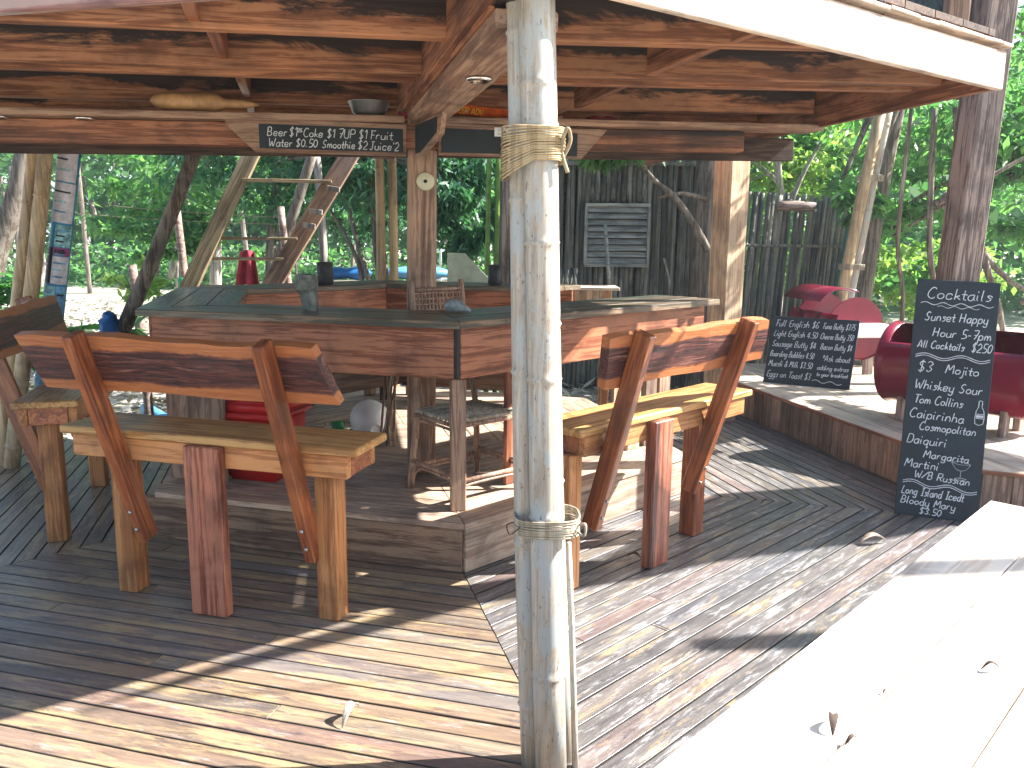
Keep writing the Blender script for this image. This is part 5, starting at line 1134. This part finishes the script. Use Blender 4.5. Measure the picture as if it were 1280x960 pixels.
# mangrove-like tangle right of the leaning bamboo
tree('arching-rooted tree with tangled pale limbs behind the cocktails board', (6.4, 9.6, -.25), [(6.2, 9.6, 1.2), (6.0, 9.6, 2.4)], .12, [((5.3, 9.8, 2.85), (1.7, 1.0, .75), 1.0), ((6.4, 9.4, 2.1), (1.2, .8, .9), .7), ((5.0, 10.5, 1.5), (1.0, .7, .55), .35)], 3800, .15, 'leaf', 'bark',
     limbs=[(.055, (4.35, 8.6, 2.05), (4.65, 8.6, 1.75), (4.85, 8.6, 1.3), (5.05, 8.6, .8), (5.2, 8.6, .1)), (.045, (4.5, 8.7, 1.9), (4.9, 8.7, 1.4), (5.3, 8.7, 1.1), (5.8, 8.7, 1.0)), (.04, (4.3, 8.7, 1.95), (4.7, 8.7, 2.15), (5.3, 8.7, 2.5)), (.05, (4.9, 7.6, 2.05), (5.15, 7.6, 1.98), (5.35, 7.6, 1.65), (5.45, 7.6, 1.2), (5.5, 7.6, .4)),
            (.045, (4.75, 7.6, 1.75), (5.1, 7.6, 1.5), (5.4, 7.6, 1.3), (5.9, 7.6, 1.1)), (.03, (4.7, 7.6, 1.45), (5.0, 7.6, 1.3), (5.4, 7.6, 1.35)), (.04, (4.7, 7.7, 1.05), (5.0, 7.7, .95), (5.6, 7.7, .7)), (.03, (5.3, 7.7, 1.6), (5.25, 7.7, 1.0), (5.3, 7.7, .2))], seed=18, droop=.8)
for k, (x, y, r_, lab) in enumerate(((4.02, 8.8, .022, 'first thin straight stem right of the leaning bamboo poles'), (4.35, 8.8, .03, 'second thin stem right of the leaning bamboo poles, slightly bent'), (4.62, 8.7, .035, 'third thin stem right of the leaning bamboo poles, forked above'))):
    o = tube('vine_stem', [(x + .08, y, -.25), (x + .10, y, .9), (x - .02, y, 1.6), (x - .1 * k, y, 2.9)], r_, 'bark', None, 7, 6); tag(o, lab, 'stem')
tree('sunlit yellow-green shrub glowing behind the drum seats', (4.6, 12.5, -.25), [(4.6, 12.5, .6)], .05, [((4.7, 12.3, 1.0), (1.5, .8, .75)), ((6.2, 12.6, .9), (1.2, .8, .7))], 3600, .11, 'leafyellow', 'bark', seed=19, name='shrub', droop=.2, aspect=.6)
tree('tall broad green tree beyond the right-hand limbs', (7.6, 14.0, -.25), [(7.5, 14, 1.6), (7.3, 14, 3.4)], .15, [((7.0, 13.6, 3.2), (2.6, 1.5, 1.6)), ((4.6, 14, 3.4), (1.8, 1.2, 1.2))], 5200, .18, 'leaf', 'barkpale', seed=20)
tree('green tree overhanging the upper right edge', (6.6, 7.4, -.25), [(6.2, 7.3, 1.8), (5.6, 7.2, 3.0)], .13, [((4.9, 7.6, 3.25), (1.1, .8, .85)), ((4.45, 6.7, 2.5), (.42, .4, .55), .35)], 2600, .13, 'leaf', 'barkpale', seed=21)
# the sun-side trees whose bare trunks throw the long shadows (right of the picture)
for k, (x, y, r_, lab) in enumerate(((6.11, 2.57, .085, 'slim bare trunk standing right of the table, outside the deck'), (5.87, 3.60, .09, 'slim bare trunk standing right of the raised step'))):
    if k == 0: tree(lab, (x, y, -.25), [(x + .05, y, 2), (x - .05, y + .02, 4.5), (x, y, 8.6)], r_, [((x, y, 9.6), (1.1, 1.1, .7))], 700, .18, 'leaf', 'barkpale', seed=30 + k)
    else: snag = tube('dead_snag', [(x, y, -.25), (x + .03, y, 1.5), (x - .03, y + .02, 3.0), (x, y + .01, 4.3)], [r_ * 1.2, r_, r_ * .9, r_ * .7], 'barkpale', None, 9, 5); tag(snag, lab, 'dead tree')
# unseen sheet added to cast the wedge of shadow on the boards
ss = thing('shadow_sheet', 'unseen sheet on poles right of the deck, added to cast the wedge of shadow', 'shadow caster', (5, 4.6, 3.3))
HZ = 3.3; sh_ = HZ / math.tan(R(SUN_EL)); dx_, dy_ = sh_ * math.sin(R(SUN_AZ)), sh_ * math.cos(R(SUN_AZ))
Q = [(x_ + dx_, y_ + dy_) for x_, y_ in ((-1.45, 2.56), (-.13, 3.42), (.62, 3.71), (1.05, 3.94), (1.95, 4.24), (2.9, 4.7), (2.5, 5.35), (1.3, 5.05), (.85, 4.5), (.45, 3.92), (-.25, 3.60), (-.62, 3.62), (-.50, 3.33), (-1.06, 2.91))]  # wanted floor shadow, shifted back along the sun
prism('cloth', Q, HZ, HZ + .01, 60, 'barkpale', ss)  # made-up sheet, there only for its shadow
for q_ in (Q[5], Q[6]): culm('pole', (*q_, -.24), (*q_, HZ), .04, 'bamboo', ss)
tube('rope', [(*Q[0], HZ), (5.87, 3.60, 4.2)], .006, 'rope', ss, 6, 1); tube('rope', [(*Q[11], HZ), (3.2, 5.3, 3.5)], .006, 'rope', ss, 6, 1)
# far woods: one mass
leaves('far_woods', (-9, 33, 3.4), (24, 5, 4.6), 36000, .42, 'leaf', None, clumps=500, seed=40, aspect=.5); tag(bpy.data.objects['far_woods'], 'continuous wall of bright green woodland beyond the clearing at left', 'woods', kind='stuff')
leaves('far_woods', (14, 22, 2.6), (14, 5, 3.4), 26000, .34, 'leaf', None, clumps=380, seed=41, aspect=.5); tag(bpy.data.objects['far_woods.001'], 'continuous wall of sunlit woodland behind the fence and drums at right', 'woods', kind='stuff')
leaves('undergrowth', (-6, 27, .3), (18, 1.6, .9), 12000, .22, 'leaf', None, clumps=200, seed=42, aspect=.5); tag(bpy.data.objects['undergrowth'], 'low green undergrowth along the far side of the pale clearing', 'undergrowth', kind='stuff')
g = random.Random(9)
vs, fs = [], []
for i in range(34):
    x = g.uniform(-22, 22); y = g.uniform(24, 31); h = g.uniform(3, 7); lean = g.uniform(-.8, .8); tubegeo(crom([Vector((x, y, -.3)), Vector((x + lean * .4, y, h * .5)), Vector((x + lean, y, h))], 4), g.uniform(.04, .08), 6, True, vs, fs)
tag(link('far_trunks', mesh('far_trunks', vs, fs, True), 'bark', None, T((0, 0, 0))), 'tangle of thin pale trunks inside the far woodland', 'trunks', kind='stuff')
# leaf litter
def litter(name, x0, x1, y0, y1, n, size, seed, label):
    g = np.random.default_rng(seed); P = np.stack([g.uniform(x0, x1, n), g.uniform(y0, y1, n), np.full(n, -.215) + g.uniform(-.01, .03, n)], 1)
    a = g.uniform(0, 6.28, n); ax_ = np.stack([np.cos(a), np.sin(a), g.normal(0, .35, n)], 1); b = np.stack([-np.sin(a), np.cos(a), g.normal(0, .35, n)], 1); s = size * g.uniform(.5, 1.5, n)[:, None]
    v = np.stack([P, P + ax_ * s * .5 + b * s * .22, P + ax_ * s, P + ax_ * s * .5 - b * s * .22], 1).reshape(-1, 3)
    me = bpy.data.meshes.new(name); me.vertices.add(4 * n); me.vertices.foreach_set('co', v.ravel().astype('f4')); me.loops.add(4 * n); me.loops.foreach_set('vertex_index', np.arange(4 * n, dtype='i4')); me.polygons.add(n)
    me.polygons.foreach_set('loop_start', np.arange(0, 4 * n, 4, dtype='i4')); me.polygons.foreach_set('loop_total', np.full(n, 4, dtype='i4')); me.update()
    tag(link(name, me, 'litterleaf', None, T((0, 0, 0))), label, 'leaf litter', kind='stuff')
litter('leaf_litter', -14, 8, 7.0, 22, 30000, .16, 50, 'bleached leaf litter covering the ground behind the bar')
# ---------------------------------------------------------------- haze volume added to imitate veiling glare over the background
def hazebox(x0, x1, y0, y1, z0, z1, dens):
    vs = [(x, y, z) for x in (x0, x1) for y in (y0, y1) for z in (z0, z1)]
    me = mesh('haze', vs, [(0, 1, 3, 2), (4, 6, 7, 5), (0, 4, 5, 1), (2, 3, 7, 6), (0, 2, 6, 4), (1, 5, 7, 3)])
    mt = bpy.data.materials.new('pale_haze'); mt.use_nodes = True; t_ = mt.node_tree; t_.nodes.remove(t_.nodes['Principled BSDF'])
    v_ = t_.nodes.new('ShaderNodeVolumePrincipled'); v_.inputs['Color'].default_value = (.80, .92, 1, 1); v_.inputs['Density'].default_value = dens; v_.inputs['Anisotropy'].default_value = .3
    t_.links.new(v_.outputs[0], t_.nodes['Material Output'].inputs['Volume']); o = link('haze', me, mt, None, T((0, 0, 0))); tag(o, 'faint haze volume added to imitate veiling glare', 'haze', kind='stuff')
hazebox(-252, 252, -202, 302, -1.3, 14, .0018)
